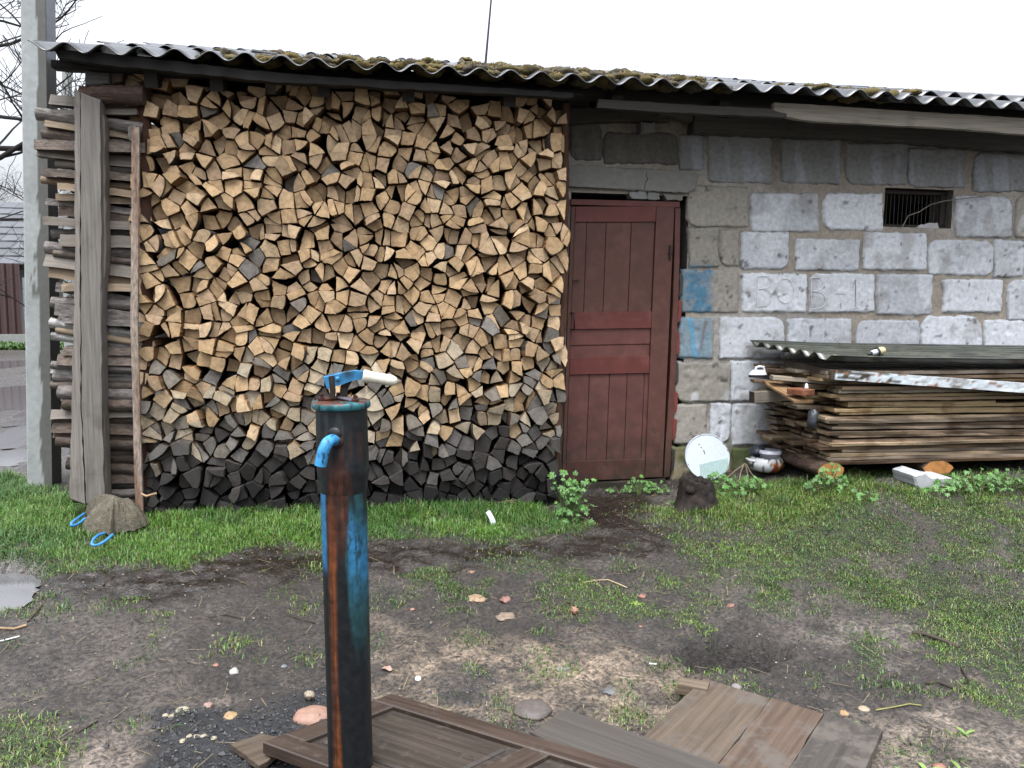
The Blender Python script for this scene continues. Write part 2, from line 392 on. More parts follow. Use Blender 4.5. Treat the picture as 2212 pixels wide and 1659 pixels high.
# ------------------------------------------------------------ ground zones (picture outlines laid on the ground)
def gpoly(pts): return np.array([g(*p)[:2] for p in pts])
def sdist(poly, x, y):
    """signed distance to a polygon, positive inside"""
    x = np.asarray(x, float); y = np.asarray(y, float); d = np.full(x.shape, 1e9); ins = np.zeros(x.shape, bool)
    n = len(poly)
    for i in range(n):
        ax, ay = poly[i]; bx, by = poly[(i+1) % n]; ex, ey = bx-ax, by-ay
        t = np.clip(((x-ax)*ex+(y-ay)*ey)/(ex*ex+ey*ey+1e-12), 0, 1)
        d = np.minimum(d, np.hypot(x-ax-t*ex, y-ay-t*ey))
        c = ((ay > y) != (by > y)) & (x < (bx-ax)*(y-ay)/(by-ay+1e-12)+ax); ins ^= c
    return np.where(ins, d, -d)
Z = dict(
    strip=gpoly([(-60, 1000), (60, 1040), (160, 1075), (310, 1105), (700, 1090), (1200, 1090), (1245, 1120), (1215, 1160), (960, 1172), (700, 1175), (520, 1190), (380, 1215), (250, 1225), (-60, 1190)]),
    lawn=gpoly([(1500, 1075), (1560, 1040), (1700, 1035), (2400, 1020), (2500, 1450), (2212, 1400), (2060, 1370), (1960, 1320), (1800, 1300), (1640, 1310), (1520, 1300), (1440, 1230), (1520, 1180), (1390, 1120)]),
    mid=gpoly([(800, 1230), (1000, 1190), (1400, 1240), (1560, 1290), (1540, 1400), (1300, 1330), (1000, 1330), (840, 1290)]),
    rlow=gpoly([(1780, 1370), (2212, 1330), (2400, 1500), (2212, 1560), (2000, 1480), (1850, 1450), (1680, 1470)]),
    llow=gpoly([(-100, 1500), (60, 1530), (110, 1600), (100, 1700), (-200, 1700)]),
    ltuft=gpoly([(-100, 1290), (80, 1290), (90, 1330), (0, 1350), (-100, 1350)]),
    dark=gpoly([(1230, 1050), (1440, 1050), (1420, 1110), (1500, 1180), (1420, 1230), (1180, 1210), (900, 1230), (500, 1290), (100, 1300), (60, 1220), (300, 1215), (600, 1180), (1200, 1165)]),
    coal=gpoly([(230, 1659), (330, 1600), (360, 1560), (560, 1540), (640, 1490), (720, 1470), (760, 1560), (600, 1620), (560, 1720), (200, 1720)]),
    coal2=gpoly([(930, 1470), (1060, 1440), (1130, 1470), (1000, 1520)]),
    sand=gpoly([(130, 1659), (220, 1560), (330, 1500), (520, 1520), (360, 1600), (240, 1700)]),
    sand2=gpoly([(860, 1370), (1000, 1345), (1300, 1360), (1500, 1450), (1500, 1580), (1180, 1560), (900, 1500), (820, 1430)]),
    sand3=gpoly([(1900, 1520), (2000, 1490), (2300, 1540), (2300, 1720), (1900, 1720)]),
    sand4=gpoly([(1700, 1330), (1960, 1360), (1900, 1420), (1700, 1380)]),
    puddle=gpoly([(-120, 1205), (40, 1212), (72, 1235), (60, 1262), (30, 1300), (-120, 1320)]),
    road=np.array([(-30, 6.3), (-3.2, 6.0), (-2.35, 6.4), (-2.4, 8), (-6.5, 19), (-7, 20.5), (-30, 20.5)]),
    verge=np.array([(-30, 20.8), (-7, 20.8), (-6, 22.2), (-30, 22.2)]),
)
def zone(k, x, y, soft=.06, warp=.12, s=1):
    return sstep(-soft, soft, sdist(Z[k], x, y)+warp*2*(fbm(x*3.1, y*3.1, s, 4)-.5))
def grassy(x, y):
    x = np.asarray(x, float); y = np.asarray(y, float)
    n = fbm(x*4.3, y*4.3, 21, 4); n2 = fbm(x*1.6, y*1.6, 33, 3)
    st = zone('strip', x, y, .06, .20, 3)*(.28+.72*sstep(.34, .54, fbm(x*6, y*6, 27, 3)))
    lw = zone('lawn', x, y, .12, .30, 4)*(.20+.80*sstep(.38, .52, n))
    md = zone('mid', x, y, .15, .4, 5)*sstep(.52, .66, n)*.8
    rl = zone('rlow', x, y, .12, .35, 6)*sstep(.46, .60, n)*.75
    ll = zone('llow', x, y, .1, .3, 7)*sstep(.42, .56, n)*.6+zone('ltuft', x, y, .05, .1, 8)*.5
    every = sstep(.66, .74, n)*.25
    v = np.maximum.reduce([st, lw, md, rl, ll, every])
    v = np.maximum(v, zone('verge', x, y, .2, .3, 9))
    v = v*(1-zone('coal', x, y))*(1-zone('puddle', x, y))
    return v
def lerp(a, b_, t): return a+(np.array(b_)-a)*t[..., None]
def ground_col(x, y):
    n = fbm(x*2.2, y*2.2, 41, 4); nn = fbm(x*9, y*9, 43, 3)
    c = np.zeros(x.shape+(3,))+np.array((.052, .041, .032))
    c = lerp(c, (.100, .083, .068), sstep(.45, .65, n)*.7)
    c = lerp(c, (.026, .019, .014), zone('dark', x, y, .15, .3, 11)*.95)
    for k, q in (('sand', (.23, .185, .150)), ('sand2', (.31, .238, .170)), ('sand3', (.23, .185, .145)), ('sand4', (.20, .170, .145))):
        c = lerp(c, q, zone(k, x, y, .14, .4, 12)*(.35+.65*sstep(.40, .58, nn)))
    c = lerp(c, (.011, .012, .014), zone('coal', x, y, .07, .25, 13)*.95)
    c = lerp(c, (.022, .021, .022), zone('coal2', x, y, .1, .3, 14)*.8)
    c = lerp(c, (.020, .016, .013), np.exp(-(((x-1.47)/.29)**2+((y-3.05)/.18)**2))*.95)
    gr = grassy(x, y)
    c = lerp(c, (.040, .050, .018), sstep(.1, .8, gr)*.8)
    c = lerp(c, (.11, .095, .085), zone('road', x, y, .2, .5, 15)*.9)
    return c

PLV = float(zg(Z['puddle'][:, 0].mean(), Z['puddle'][:, 1].min()))-.008
def ground_z(x, y):
    z = zg(x, y); pd_ = 1-.9*zone('puddle', x, y, .12, .08, 17)
    z = z+(fbm(x*6, y*6, 51, 4)-.5)*.045*sstep(1.6, 1.9, y)*pd_+(fbm(x*19, y*19, 57, 4)-.5)*.036*(.4+fbm(x*2, y*2, 58, 2))*pd_
    z = z+zone('coal', x, y, .08, .2, 13)*(fbm(x*34, y*34, 59, 2)-.3)*.022
    pw_ = zone('puddle', x, y, .09, .16, 17); z = z*(1-pw_)+(PLV-.016+(fbm(x*9, y*9, 66, 3)-.5)*.026)*pw_
    hol = np.exp(-(((x-1.47)/.3)**2+((y-3.05)/.2)**2)); z = z+hol*(fbm(x*16, y*16, 61, 4)-.5)*.14
    return z
def axis(lo, a, b_, hi, st):
    f = np.arange(a, b_, st); l = []; d = st; p = a
    while p > lo: d *= 1.35; p -= d; l.append(p)
    r = []; d = st; p = f[-1]
    while p < hi: d *= 1.35; p += d; r.append(p)
    return np.array(l[::-1]+f.tolist()+r)
xs = axis(-90, -3.2, 5.2, 90, .02); ys = axis(-60, 1.75, 6.3, 160, .02)
X, Y_ = np.meshgrid(xs, ys); Xf, Yf = X.ravel(), Y_.ravel()
Zf = ground_z(Xf, Yf); Cg = ground_col(Xf, Yf)
wetv = .30+.5*sstep(.9, .0, np.hypot((Xf+2.2)/1.6, (Yf-4.3)/.8))+.25*(fbm(Xf*1.7, Yf*1.7, 65, 3)-.4)+.5*zone('dark', Xf, Yf, .2, .3, 11)+.5*zone('road', Xf, Yf, .2, .5, 15)+.6*zone('puddle', Xf, Yf, .25, .25, 18)+.25*zone('coal', Xf, Yf)-.2*grassy(Xf, Yf)
nx, ny = len(xs), len(ys)
me = bpy.data.meshes.new('ground')
I = (np.arange(ny-1)[:, None]*nx+np.arange(nx-1)[None]).ravel()
fc = np.stack([I, I+1, I+1+nx, I+nx], 1)
me.vertices.add(nx*ny); me.vertices.foreach_set('co', np.stack([Xf, Yf, Zf], 1).astype(np.float32).ravel())
me.loops.add(len(fc)*4); me.loops.foreach_set('vertex_index', fc.astype(np.int32).ravel())
me.polygons.add(len(fc)); me.polygons.foreach_set('loop_start', np.arange(0, len(fc)*4, 4, dtype=np.int32))
me.update(calc_edges=True); me.polygons.foreach_set('use_smooth', [True]*len(fc))
a = me.attributes.new('Col', 'FLOAT_COLOR', 'POINT'); a.data.foreach_set('color', np.concatenate([Cg, np.ones((len(Cg), 1))], 1).astype(np.float32).ravel())
a = me.attributes.new('wet', 'FLOAT', 'POINT'); a.data.foreach_set('value', np.clip(wetv, 0, 1).astype(np.float32))
me.materials.append(M['earth'])
gobj = bpy.data.objects.new('ground', me); COL.objects.link(gobj)
tag(gobj, 'wet dark earth yard with bare sandy patches', kind='structure')
def gz(x, y): return float(ground_z(np.array([x]), np.array([y]))[0])
def gg(px, pyy):
    p = g(px, pyy); return np.array([p[0], p[1], gz(p[0], p[1])])
# puddle surface
mb = MB(); pp = Z['puddle']; c0 = pp.mean(0); zz = PLV; pp = c0+(pp-c0)*1.35
ring = []
for i in range(len(pp)):
    for t in np.linspace(0, 1, 6)[:-1]:
        q = pp[i]+(pp[(i+1) % len(pp)]-pp[i])*t; q = q+rng.normal(size=2)*.012; ring.append((q[0]*1.0, q[1], zz))
mb.add(ring, [tuple(range(len(ring)))], 0, (.05, .05, .05))
tag(mb.build('puddle', 'water'), 'shallow puddle of rain at the left edge of the yard', kind='structure')
# water lying in the ruts of the track behind
mb = MB()
for (cx, cy, rx, ry) in ((-3.1, 8.2, .5, .9), (-4.4, 11.5, .8, 1.6), (-3.6, 9.9, .35, 1.2), (-6.2, 16, 1.4, 1.6), (-2.9, 6.9, .3, .35)):
    zq = float(zg(cx, cy))+.006; rg = []
    for k in range(40):
        a_ = 2*math.pi*k/40; q = .7+.6*float(vn(math.cos(a_)*2+cx, math.sin(a_)*2+cy, 5)); rg.append((cx+rx*q*math.cos(a_), cy+ry*q*math.sin(a_), zq))
    mb.add(rg, [tuple(range(40))], 0, (.05, .05, .05))
tag(mb.build('road_water', 'water'), 'rain water lying in the ruts of the dirt track', kind='structure')

# ------------------------------------------------------------ grass
def blades(name, n, x0, x1, y0, y1, dens, hgt, colfn, wid=.0013, label=None):
    px = rng.uniform(x0, x1, n); pyy = rng.uniform(y0, y1, n); d = dens(px, pyy); k = rng.random(n) < d
    px, pyy, d = px[k], pyy[k], d[k]; n = len(px)
    pz_ = ground_z(px, pyy)-.004
    h = hgt(px, pyy)*rng.uniform(.45, 1.15, n); az = rng.uniform(0, 2*math.pi, n); lean = rng.uniform(.1, 1.0, n)**1.3*2.0
    w_ = wid*rng.uniform(.7, 1.6, n)
    dx, dy = np.cos(az), np.sin(az); sx, sy = -dy, dx
    V = np.zeros((n, 5, 3), np.float32)
    def put(i, t, side, lf):
        off = lean*h*lf
        V[:, i, 0] = px+dx*off+sx*w_*side; V[:, i, 1] = pyy+dy*off+sy*w_*side; V[:, i, 2] = pz_+h*t
    put(0, 0, -1, 0); put(1, 0, 1, 0); put(2, .6, -.8, .28); put(3, .6, .8, .28); put(4, .95, 0, .85)
    V[:, 4, 2] = pz_+h*np.maximum(.25, .98-.4*lean*lean)
    V = V.reshape(-1, 3)
    b0 = np.arange(n)*5
    loops = np.stack([b0, b0+1, b0+3, b0+2, b0+2, b0+3, b0+4], 1).astype(np.int32).ravel()
    ls_ = np.stack([np.arange(n)*7, np.arange(n)*7+4], 1).astype(np.int32).ravel()
    me = bpy.data.meshes.new(name); me.vertices.add(n*5); me.vertices.foreach_set('co', V.ravel())
    me.loops.add(n*7); me.loops.foreach_set('vertex_index', loops)
    me.polygons.add(n*2); me.polygons.foreach_set('loop_start', ls_)
    me.update(calc_edges=True)
    C = np.repeat(colfn(px, pyy), 5, 0)
    a = me.attributes.new('Col', 'FLOAT_COLOR', 'POINT'); a.data.foreach_set('color', np.concatenate([C, np.ones((len(C), 1))], 1).astype(np.float32).ravel())
    me.materials.append(M['leaf'])
    o = bpy.data.objects.new(name, me); COL.objects.link(o); tag(o, label, 'grass', kind='stuff'); return o
def gcol(x, y):
    n = len(x); t = rng.random(n); c = np.zeros((n, 3)); lush = zone('strip', x, y, .1, .1, 3)
    c[:] = np.array((.080, .185, .026))
    c = lerp(c, (.23, .30, .05), t**2*(.85-.45*lush)*1.0)
    c = lerp(c, (.042, .115, .024), sstep(.4, .6, fbm(x*2, y*2, 71, 3))*.7)
    c = lerp(c, (.24, .19, .09), (rng.random(n) < .26*(1-lush*.7)).astype(float)*.9)
    return c*rng.uniform(.5, 1.15, n)[:, None]*(.98+.14*lush)[:, None]*np.array((.95, 1.06, .8))
def ghgt(x, y):
    s = zone('strip', x, y, .1, .1, 3); near = sstep(4.45, 4.9, y)
    r = zone('lawn', x, y, .2, .2, 4)*sstep(4.1, 4.6, y)
    return (.020+.024*s+.036*s*near+.045*r*np.where((x > 3.2) & (y > 4.45), .3, 1))*(.45+1.1*fbm(x*5, y*5, 73, 3))
blades('grass', 900000, -3.2, 5.2, 1.8, 6.3, lambda x, y: np.clip(grassy(x, y), 0, 1)*np.where((y > 4.98) & (x > -1.4) & (x < 1.2), 0, 1)*np.where((y > 4.75) & (x > 2.75), .35, 1)*np.where(y > 5.35, np.where(x < -1.7, 1, 0), 1), ghgt, gcol, label='short green grass growing in strips and patches over the yard')
# loose tufts all over the yard
TN = 520; tcx = rng.uniform(-3, 4.9, TN); tcy = rng.uniform(1.9, 4.9, TN); tk = rng.random(TN) < (.25+.75*sstep(.42, .6, fbm(tcx*1.5, tcy*1.5, 35, 3)))*(1-zone('coal', tcx, tcy))*(1-.85*zone('dark', tcx, tcy))*(1-zone('puddle', tcx, tcy)); tcx, tcy = tcx[tk], tcy[tk]
tr_ = rng.uniform(.02, .085, len(tcx))
def tuft_d(x, y):
    d = np.zeros_like(x)
    for a_, b_, r_ in zip(tcx, tcy, tr_): 
        k = (np.abs(x-a_) < r_*2.2) & (np.abs(y-b_) < r_*2.2)
        d[k] = np.maximum(d[k], np.exp(-((x[k]-a_)**2+(y[k]-b_)**2)/(r_*r_))*.55)
    return d
blades('tuft_grass', 420000, -3, 5, 1.85, 5.0, tuft_d, lambda x, y: .014+.026*fbm(x*4, y*4, 75, 2), gcol, wid=.0015, label='small scattered grass tufts on the bare soil of the yard')
blades('verge_grass', 9000, -14, -6, 20.6, 22, lambda x, y: np.ones_like(x), lambda x, y: np.full_like(x, .16), lambda x, y: np.tile((.06, .13, .02), (len(x), 1)), wid=.02, label='green grass verge in front of the brown fence')

# ============================================================ THE SHED
YW, YS = 5.40, 4.95
shed = empty('firewood_shed', (1.6, 5.4, .2), 'long low shed of pale stone blocks with mossy corrugated roof and red door', 'shed')
def opening(x, z):
    p1 = py(1234, 415, YW); p2 = py(1468, 1040, YW); q1 = py(1912, 405, YW); q2 = py(2054, 494, YW)
    return ((x > p1[0]) & (x < p2[0]) & (z < p1[2]) & (z > .1)) | ((x > q1[0]) & (x < q2[0]) & (z < q1[2]) & (z > q2[2]))
# mortar face: a rough sheet with the door and window left open
mb = MB(); gx = np.arange(-1.36, 6.6, .03); gz_ = np.arange(.0, 2.98, .03)
pd1, pd2 = py(1234, 415, YW), py(1468, 1040, YW); pw1, pw2 = py(1912, 405, YW), py(2054, 494, YW)
gx = np.sort(np.unique(np.concatenate([gx, [pd1[0], pd2[0], pw1[0], pw2[0]]]))); gz_ = np.sort(np.unique(np.concatenate([gz_, [pd1[2], pw1[2], pw2[2]]])))
GX, GZ = np.meshgrid(gx, gz_); fx, fz = GX.ravel(), GZ.ravel()
yy = YW-(fbm(fx*9, fz*9, 81, 4)-.5)*.02
mc = lerp(np.zeros((len(fx), 3))+np.array((.40, .35, .285)), (.46, .43, .38), sstep(.4, .65, fbm(fx*2.1, fz*2.1, 83, 3)))
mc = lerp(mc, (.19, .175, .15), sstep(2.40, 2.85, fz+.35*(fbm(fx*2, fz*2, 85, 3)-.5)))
mc = lerp(mc, (.11, .12, .06), sstep(.62, .42, fz+.2*(fbm(fx*3, fz*3, 87, 3)-.5))*.7)
mc = lerp(mc, (.10, .095, .085), sstep(.55, .7, fbm(fx*1.4, fz*2.4, 89, 4))*.35)
nxx = len(gx); F = []
for i in range(len(gz_)-1):
    for j in range(nxx-1):
        cx, cz = (gx[j]+gx[j+1])/2, (gz_[i]+gz_[i+1])/2
        if opening(cx, cz): continue
        F.append((i*nxx+j, i*nxx+j+1, (i+1)*nxx+j+1, (i+1)*nxx+j))
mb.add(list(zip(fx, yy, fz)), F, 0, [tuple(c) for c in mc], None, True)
# wall thickness round the openings, and the other three sides of the shed
def slab(mb, x0, x1, y0, y1, z0, z1, col, mat=0): box(mb, ((x0+x1)/2, (y0+y1)/2, (z0+z1)/2), (x1-x0, y1-y0, z1-z0), None, col, mat, .003)
gcl = (.17, .155, .135)
slab(mb, -1.36, pd1[0]-.004, YW+.02, YW+.25, 0, 2.86, gcl); slab(mb, pd2[0]+.004, pw1[0]-.004, YW+.02, YW+.25, 0, 2.86, gcl)
slab(mb, pw2[0]+.004, 6.6, YW+.02, YW+.25, 0, 2.86, gcl); slab(mb, pd1[0]-.002, pd2[0]+.002, YW+.021, YW+.249, pd1[2]+.004, 2.86, gcl)
slab(mb, pw1[0]-.002, pw2[0]+.002, YW+.021, YW+.249, 0, pw2[2]-.004, gcl); slab(mb, pw1[0]-.002, pw2[0]+.002, YW+.021, YW+.249, pw1[2]+.004, 2.86, gcl)
slab(mb, -1.36, 6.6, 8.0, 8.2, 0, 3.5, gcl); slab(mb, -1.36, -1.2, YW+.26, 7.99, 0, 3.0, gcl); slab(mb, 6.4, 6.6, YW+.26, 7.99, 0, 3.0, gcl)
# the stone blocks: V outlines (x0, y0, x1, y1, kind)
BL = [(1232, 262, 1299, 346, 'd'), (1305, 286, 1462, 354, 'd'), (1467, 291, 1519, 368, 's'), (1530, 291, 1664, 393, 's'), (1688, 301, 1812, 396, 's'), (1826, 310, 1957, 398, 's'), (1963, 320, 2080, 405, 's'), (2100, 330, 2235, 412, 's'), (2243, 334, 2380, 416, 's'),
      (1486, 401, 1616, 489, 'b'), (1622, 416, 1765, 500, 'l'), (1778, 418, 1908, 496, 'w'), (2062, 424, 2183, 513, 'l'), (2192, 420, 2300, 512, 'b'), (2310, 424, 2430, 516, 'l'),
      (1486, 492, 1551, 578, 'b'), (1556, 497, 1594, 576, 'b'), (1600, 500, 1702, 580, 'l'), (1717, 516, 1853, 584, 'l'), (1866, 503, 1999, 583, 'w'), (2004, 519, 2141, 594, 'l'), (2145, 520, 2207, 597, 'l'), (2216, 524, 2340, 600, 'l'),
      (1470, 584, 1592, 674, 'b'), (1603, 590, 1740, 675, 'w'), (1747, 591, 1885, 675, 'w'), (1893, 591, 2010, 679, 'l'), (2034, 603, 2161, 675, 'w'), (2175, 604, 2290, 690, 'l'), (2300, 606, 2420, 690, 'l'),
      (1464, 687, 1541, 773, 'b'), (1554, 685, 1692, 772, 'w'), (1700, 686, 1838, 774, 'l'), (1848, 691, 1985, 782, 'l'), (1989, 683, 2118, 780, 'w'), (2126, 692, 2211, 790, 'w'), (2222, 694, 2350, 792, 'l'),
      (1454, 781, 1575, 866, 'b'), (1581, 780, 1700, 866, 'w'), (1709, 784, 1840, 872, 'l'), (1848, 790, 1980, 876, 'l'), (1990, 790, 2120, 878, 'l'), (2130, 798, 2260, 884, 'l'),
      (1450, 873, 1526, 958, 'b'), (1532, 871, 1577, 958, 'w'), (1582, 871, 1690, 960, 'w'), (1700, 878, 1830, 962, 'l'), (1840, 882, 1980, 966, 'l'), (1990, 886, 2120, 972, 'l'), (2130, 890, 2260, 976, 'l'),
      (1449, 966, 1492, 1040, 'y'), (1500, 966, 1576, 1035, 'y'), (1582, 966, 1680, 1030, 'g'), (1690, 970, 1830, 1030, 'g'), (1840, 974, 1990, 1040, 'g'), (2000, 978, 2140, 1040, 'g'),
      ]
# courses behind the firewood, seen only through gaps
for r_, yy0 in enumerate((300, 400, 495, 590, 685, 780, 872, 966)):
    for k in range(7):
        x0 = 300+k*136+(r_ % 2)*60
        if x0+126 < 1225: BL.append((x0, yy0, x0+126, yy0+84, 'l'))
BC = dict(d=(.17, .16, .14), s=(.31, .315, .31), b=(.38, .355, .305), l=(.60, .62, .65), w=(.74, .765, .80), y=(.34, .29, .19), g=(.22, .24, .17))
blx0, blx1 = py(1468, 620, YW)[0], py(1532, 620, YW)[0]
bz = [py(1500, q, YW)[2] for q in (572, 680, 775)]
brz = py(1500, 700, YW)
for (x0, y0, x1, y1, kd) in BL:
    x0 -= 3.5; x1 += 3.5; y0 -= 2.5; y1 += 2.5
    if x0 < 1910 and x1 > 1909 and y0 < 495 and y1 > 405: x1 = 1908
    if x0 < 2056 and x0 > 1990 and y0 < 495 and y1 > 424: x0 = 2057
    if x1 < 1229 or True: pass
    if 1440 < x0 < 1480 and y0 > 540: x0 += 3
    P = [py(x0, y0, YW), py(x1, y0+(x1-x0)*.012, YW), py(x1, y1+(x1-x0)*.006, YW), py(x0, y1, YW)]
    P = [p+np.array([random.uniform(-.008, .008), 0, random.uniform(-.006, .006)]) for p in P]
    W_, H_ = P[1][0]-P[0][0], P[0][2]-P[3][2]
    n1_, n2_ = max(5, int(W_/.0125)), max(5, int(H_/.0125)); s0 = random.randint(0, 999)
    cut = [random.choice((.0, .04, .1, .2, .34)) for _ in range(4)]
    s_, t_ = np.meshgrid(np.linspace(-1, 1, n1_), np.linspace(-1, 1, n2_)); s_, t_ = s_.ravel(), t_.ravel()
    asp = W_/H_
    # round off each corner by its own amount, then roughen the border
    ci = (s_ > 0)*1+(t_ > 0)*2; cr = np.array(cut)[ci]
    rad = np.maximum(0, np.abs(s_)*asp-(asp-cr*1.4))/1.0; rat = np.maximum(0, np.abs(t_)-(1-cr*1.4))
    ov = np.clip((rad*rat)*1.9, 0, .5)
    s2 = s_*(1-ov*.55/asp*.8); t2 = t_*(1-ov*.55)
    u = (s2+1)/2; v = (t2+1)/2
    px_ = (P[0][0]*(1-u)+P[1][0]*u)*(1-v)+(P[3][0]*(1-u)+P[2][0]*u)*v
    pz__ = (P[0][2]*(1-u)+P[1][2]*u)*(1-v)+(P[3][2]*(1-u)+P[2][2]*u)*v
    edge = np.maximum(np.abs(s_)*asp-asp+1, np.abs(t_)); em = sstep(.8, 1, edge)
    px_ = px_+(fbm(px_*24, pz__*24, s0, 4)-.5)*.034*em; pz__ = pz__+(fbm(px_*24+9, pz__*24, s0+5, 4)-.5)*.034*em
    dep = .010*(1-sstep(.955, 1.0, edge))+(fbm(px_*14, pz__*14, s0+9, 3)-.5)*.010-sstep(.99, 1., edge)*.016
    chip = sstep(.68, .76, fbm(px_*16, pz__*16, s0+11, 3))*.008
    yv = YW-.006-dep+chip
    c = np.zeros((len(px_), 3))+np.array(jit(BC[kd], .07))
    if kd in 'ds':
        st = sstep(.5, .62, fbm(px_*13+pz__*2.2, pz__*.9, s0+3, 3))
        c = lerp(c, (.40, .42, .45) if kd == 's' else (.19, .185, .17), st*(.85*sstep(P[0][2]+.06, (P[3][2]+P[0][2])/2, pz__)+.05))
    else:
        c = lerp(c, (.30, .285, .26), sstep(.54, .70, fbm(px_*6, pz__*6, s0+13, 4))*(.45 if kd != 'b' else .2))
        c = lerp(c, np.array(BC['w'])*1.02, sstep(.55, .62, fbm(px_*5+3, pz__*3, s0+15, 4))*(.7 if kd == 'l' else .5 if kd == 'b' and random.random() < .4 else .0))
        c = lerp(c, (.075, .07, .06), sstep(.74, .8, fbm(px_*18, pz__*18, s0+17, 3))*.7)
    if kd in 'gy':
        c = lerp(c, (.10, .13, .035), sstep(.45, .6, fbm(px_*7, pz__*7, s0+19, 3))*.8)
    c = c*(1-em[:, None]*.12)*(1-.75*(sstep(.955, .995, edge)*sstep(.38, .55, fbm(px_*7, pz__*7, s0+21, 3)))[:, None])
    bl = sstep(blx0-.02, blx0+.03, px_)*sstep(blx1+.05, blx1-.02, px_+.03*(vn(px_*9, pz__*9, 4)-.5))*sstep(bz[0]+.02, bz[0]-.03, pz__)*sstep(bz[1]-.01, bz[1]+.02, pz__)
    bl2 = sstep(blx0-.02, blx0+.03, px_)*sstep(blx1+.10, blx1-.03, px_)*sstep(bz[1]+.01, bz[1]-.02, pz__)*sstep(bz[2]-.04, bz[2]+.02, pz__)*(.25+.5*fbm(px_*12, pz__*12, 7, 3))
    c = lerp(c, (.07, .23, .37), np.clip(bl*(-.25+1.9*fbm(px_*22, pz__*22, 8, 4)), 0, .88)); c = lerp(c, (.12, .33, .48), bl2)
    streak = np.exp(-((px_-(brz[0]-.035+(brz[2]-pz__)*.19))/.011)**2)*sstep(bz[1]+.0, bz[1]-.03, pz__)*sstep(bz[2]-.02, bz[2]+.02, pz__)
    c = lerp(c, (.10, .42, .68), streak*.9)
    red = np.exp(-((px_-(brz[0]+.075-(brz[2]-pz__)*.16))/.012)**2)*sstep(bz[1]-.01, bz[1]-.05, pz__)*sstep(bz[2]+.02, bz[2]+.08, pz__)
    c = lerp(c, (.16, .07, .07), red*.6)
    Fb = [(i*n1_+j, i*n1_+j+1, (i+1)*n1_+j+1, (i+1)*n1_+j) for i in range(n2_-1) for j in range(n1_-1)]
    Fb = [tuple(reversed(f)) for f in Fb]
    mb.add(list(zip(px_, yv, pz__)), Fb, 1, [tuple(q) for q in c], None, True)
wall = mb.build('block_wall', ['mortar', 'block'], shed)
# letters scratched into two blocks of the fourth course: B O  B - 1
def stroke(mb, vp, Y, r=.0022, col=(.95, .96, .98)):
    P = [py(p[0], p[1], Y) for p in vp]; sweep(mb, P, circ(r, 5), col=col, smooth=True)
YL = YW-.0240
def arc(cx, cy, rx, ry, a0, a1, n=12): return [(cx+rx*math.cos(R(a0+(a1-a0)*i/n)), cy+ry*math.sin(R(a0+(a1-a0)*i/n))) for i in range(n+1)]
mb = MB(); stroke(mb, [(1637, 597), (1636, 663)], YL); stroke(mb, [(1638, 597)]+arc(1652, 609, 14, 14, -80, 95)+[(1640, 624)], YL); stroke(mb, [(1640, 624)]+arc(1650, 642, 16, 18, -80, 100)+[(1637, 662)], YL)
mb.build('scratched_letter', 'plain', shed); mb = MB(); stroke(mb, arc(1697, 628, 18, 27, 0, 360, 22), YL)
mb.build('scratched_letter', 'plain', shed); mb = MB(); stroke(mb, [(1752, 599), (1754, 664)], YL); stroke(mb, [(1753, 600)]+arc(1766, 613, 13, 14, -80, 95)+[(1755, 629)], YL); stroke(mb, [(1755, 629)]+arc(1767, 648, 17, 18, -80, 100)+[(1755, 667)], YL)
mb.build('scratched_letter', 'plain', shed); mb = MB(); stroke(mb, [(1806, 633), (1826, 634)], YL); mb.build('scratched_letter', 'plain', shed); mb = MB(); stroke(mb, [(1842, 622), (1848, 604), (1849, 664)], YL, col=(.2, .21, .23)); stroke(mb, [(1842, 665), (1858, 663)], YL)
mb.build('scratched_letter', 'plain', shed)

# concrete lintel, beam pieces and boards under the eave
mb = MB(); plate(mb, [(1226, 354), (1504, 371), (1511, 378), (1503, 408), (1486, 417), (1340, 409), (1226, 402)], YW-.045, .2, (.275, .27, .25), 0, .0035, .03, bev=.008)
mb.build('door_lintel', 'concrete', shed)
mb = MB(); stroke(mb, [(1398, 371), (1396, 381), (1400, 386), (1394, 396), (1392, 410)], YW-.046, .0022, (.05, .045, .04)); mb.build('crack', 'plain', shed)
mb = MB(); plate(mb, [(1385, 264), (1415, 262), (1419, 284), (1386, 287)], YW-.11, .2, (.2, .195, .185), 0, .004, .02, bev=.012); mb.build('beam_end', 'concrete', shed)
mb = MB(); plate(mb, [(1360, 415), (1396, 411), (1398, 431), (1366, 430)], YW-.03, .1, (.3, .3, .29), 0, .006, .02); plate(mb, [(1399, 415), (1425, 416), (1426, 432), (1400, 431)], YW-.025, .1, (.26, .26, .25), 0, .005, .02)
plate(mb, [(1430, 418), (1476, 420), (1476, 433), (1440, 432)], YW-.02, .1, (.25, .235, .21), 0, .005, .02); mb.build('packing_stone', 'concrete', shed)
def vboard(name, vp, Y, th, col, mat='wood', wob=.002, lab=None):
    mb = MB(); plate(mb, vp, Y, th, col, 0, wob, .05, bev=.006); o = mb.build(name, mat, shed)
    if lab: o['label'] = lab
    return o
vboard('wall_plate', [(1228, 232), (1430, 243), (1450, 262), (1300, 262), (1228, 270)], YW-.08, .16, (.085, .075, .062), wob=.004)
vboard('wall_plate', [(1427, 232), (1498, 236), (1497, 262), (1460, 250), (1425, 246)], YW-.14, .1, (.13, .115, .095), wob=.004)
vboard('wall_plate', [(1500, 236), (2330, 300), (2330, 335), (1900, 300), (1500, 285)], YW-.12, .18, (.10, .09, .078), wob=.006)
vboard('fascia_board', [(118, 106), (200, 112), (600, 158), (1240, 200), (1240, 212), (600, 178), (240, 142), (126, 124)], 4.78, .06, (.022, .02, .018), wob=.004)
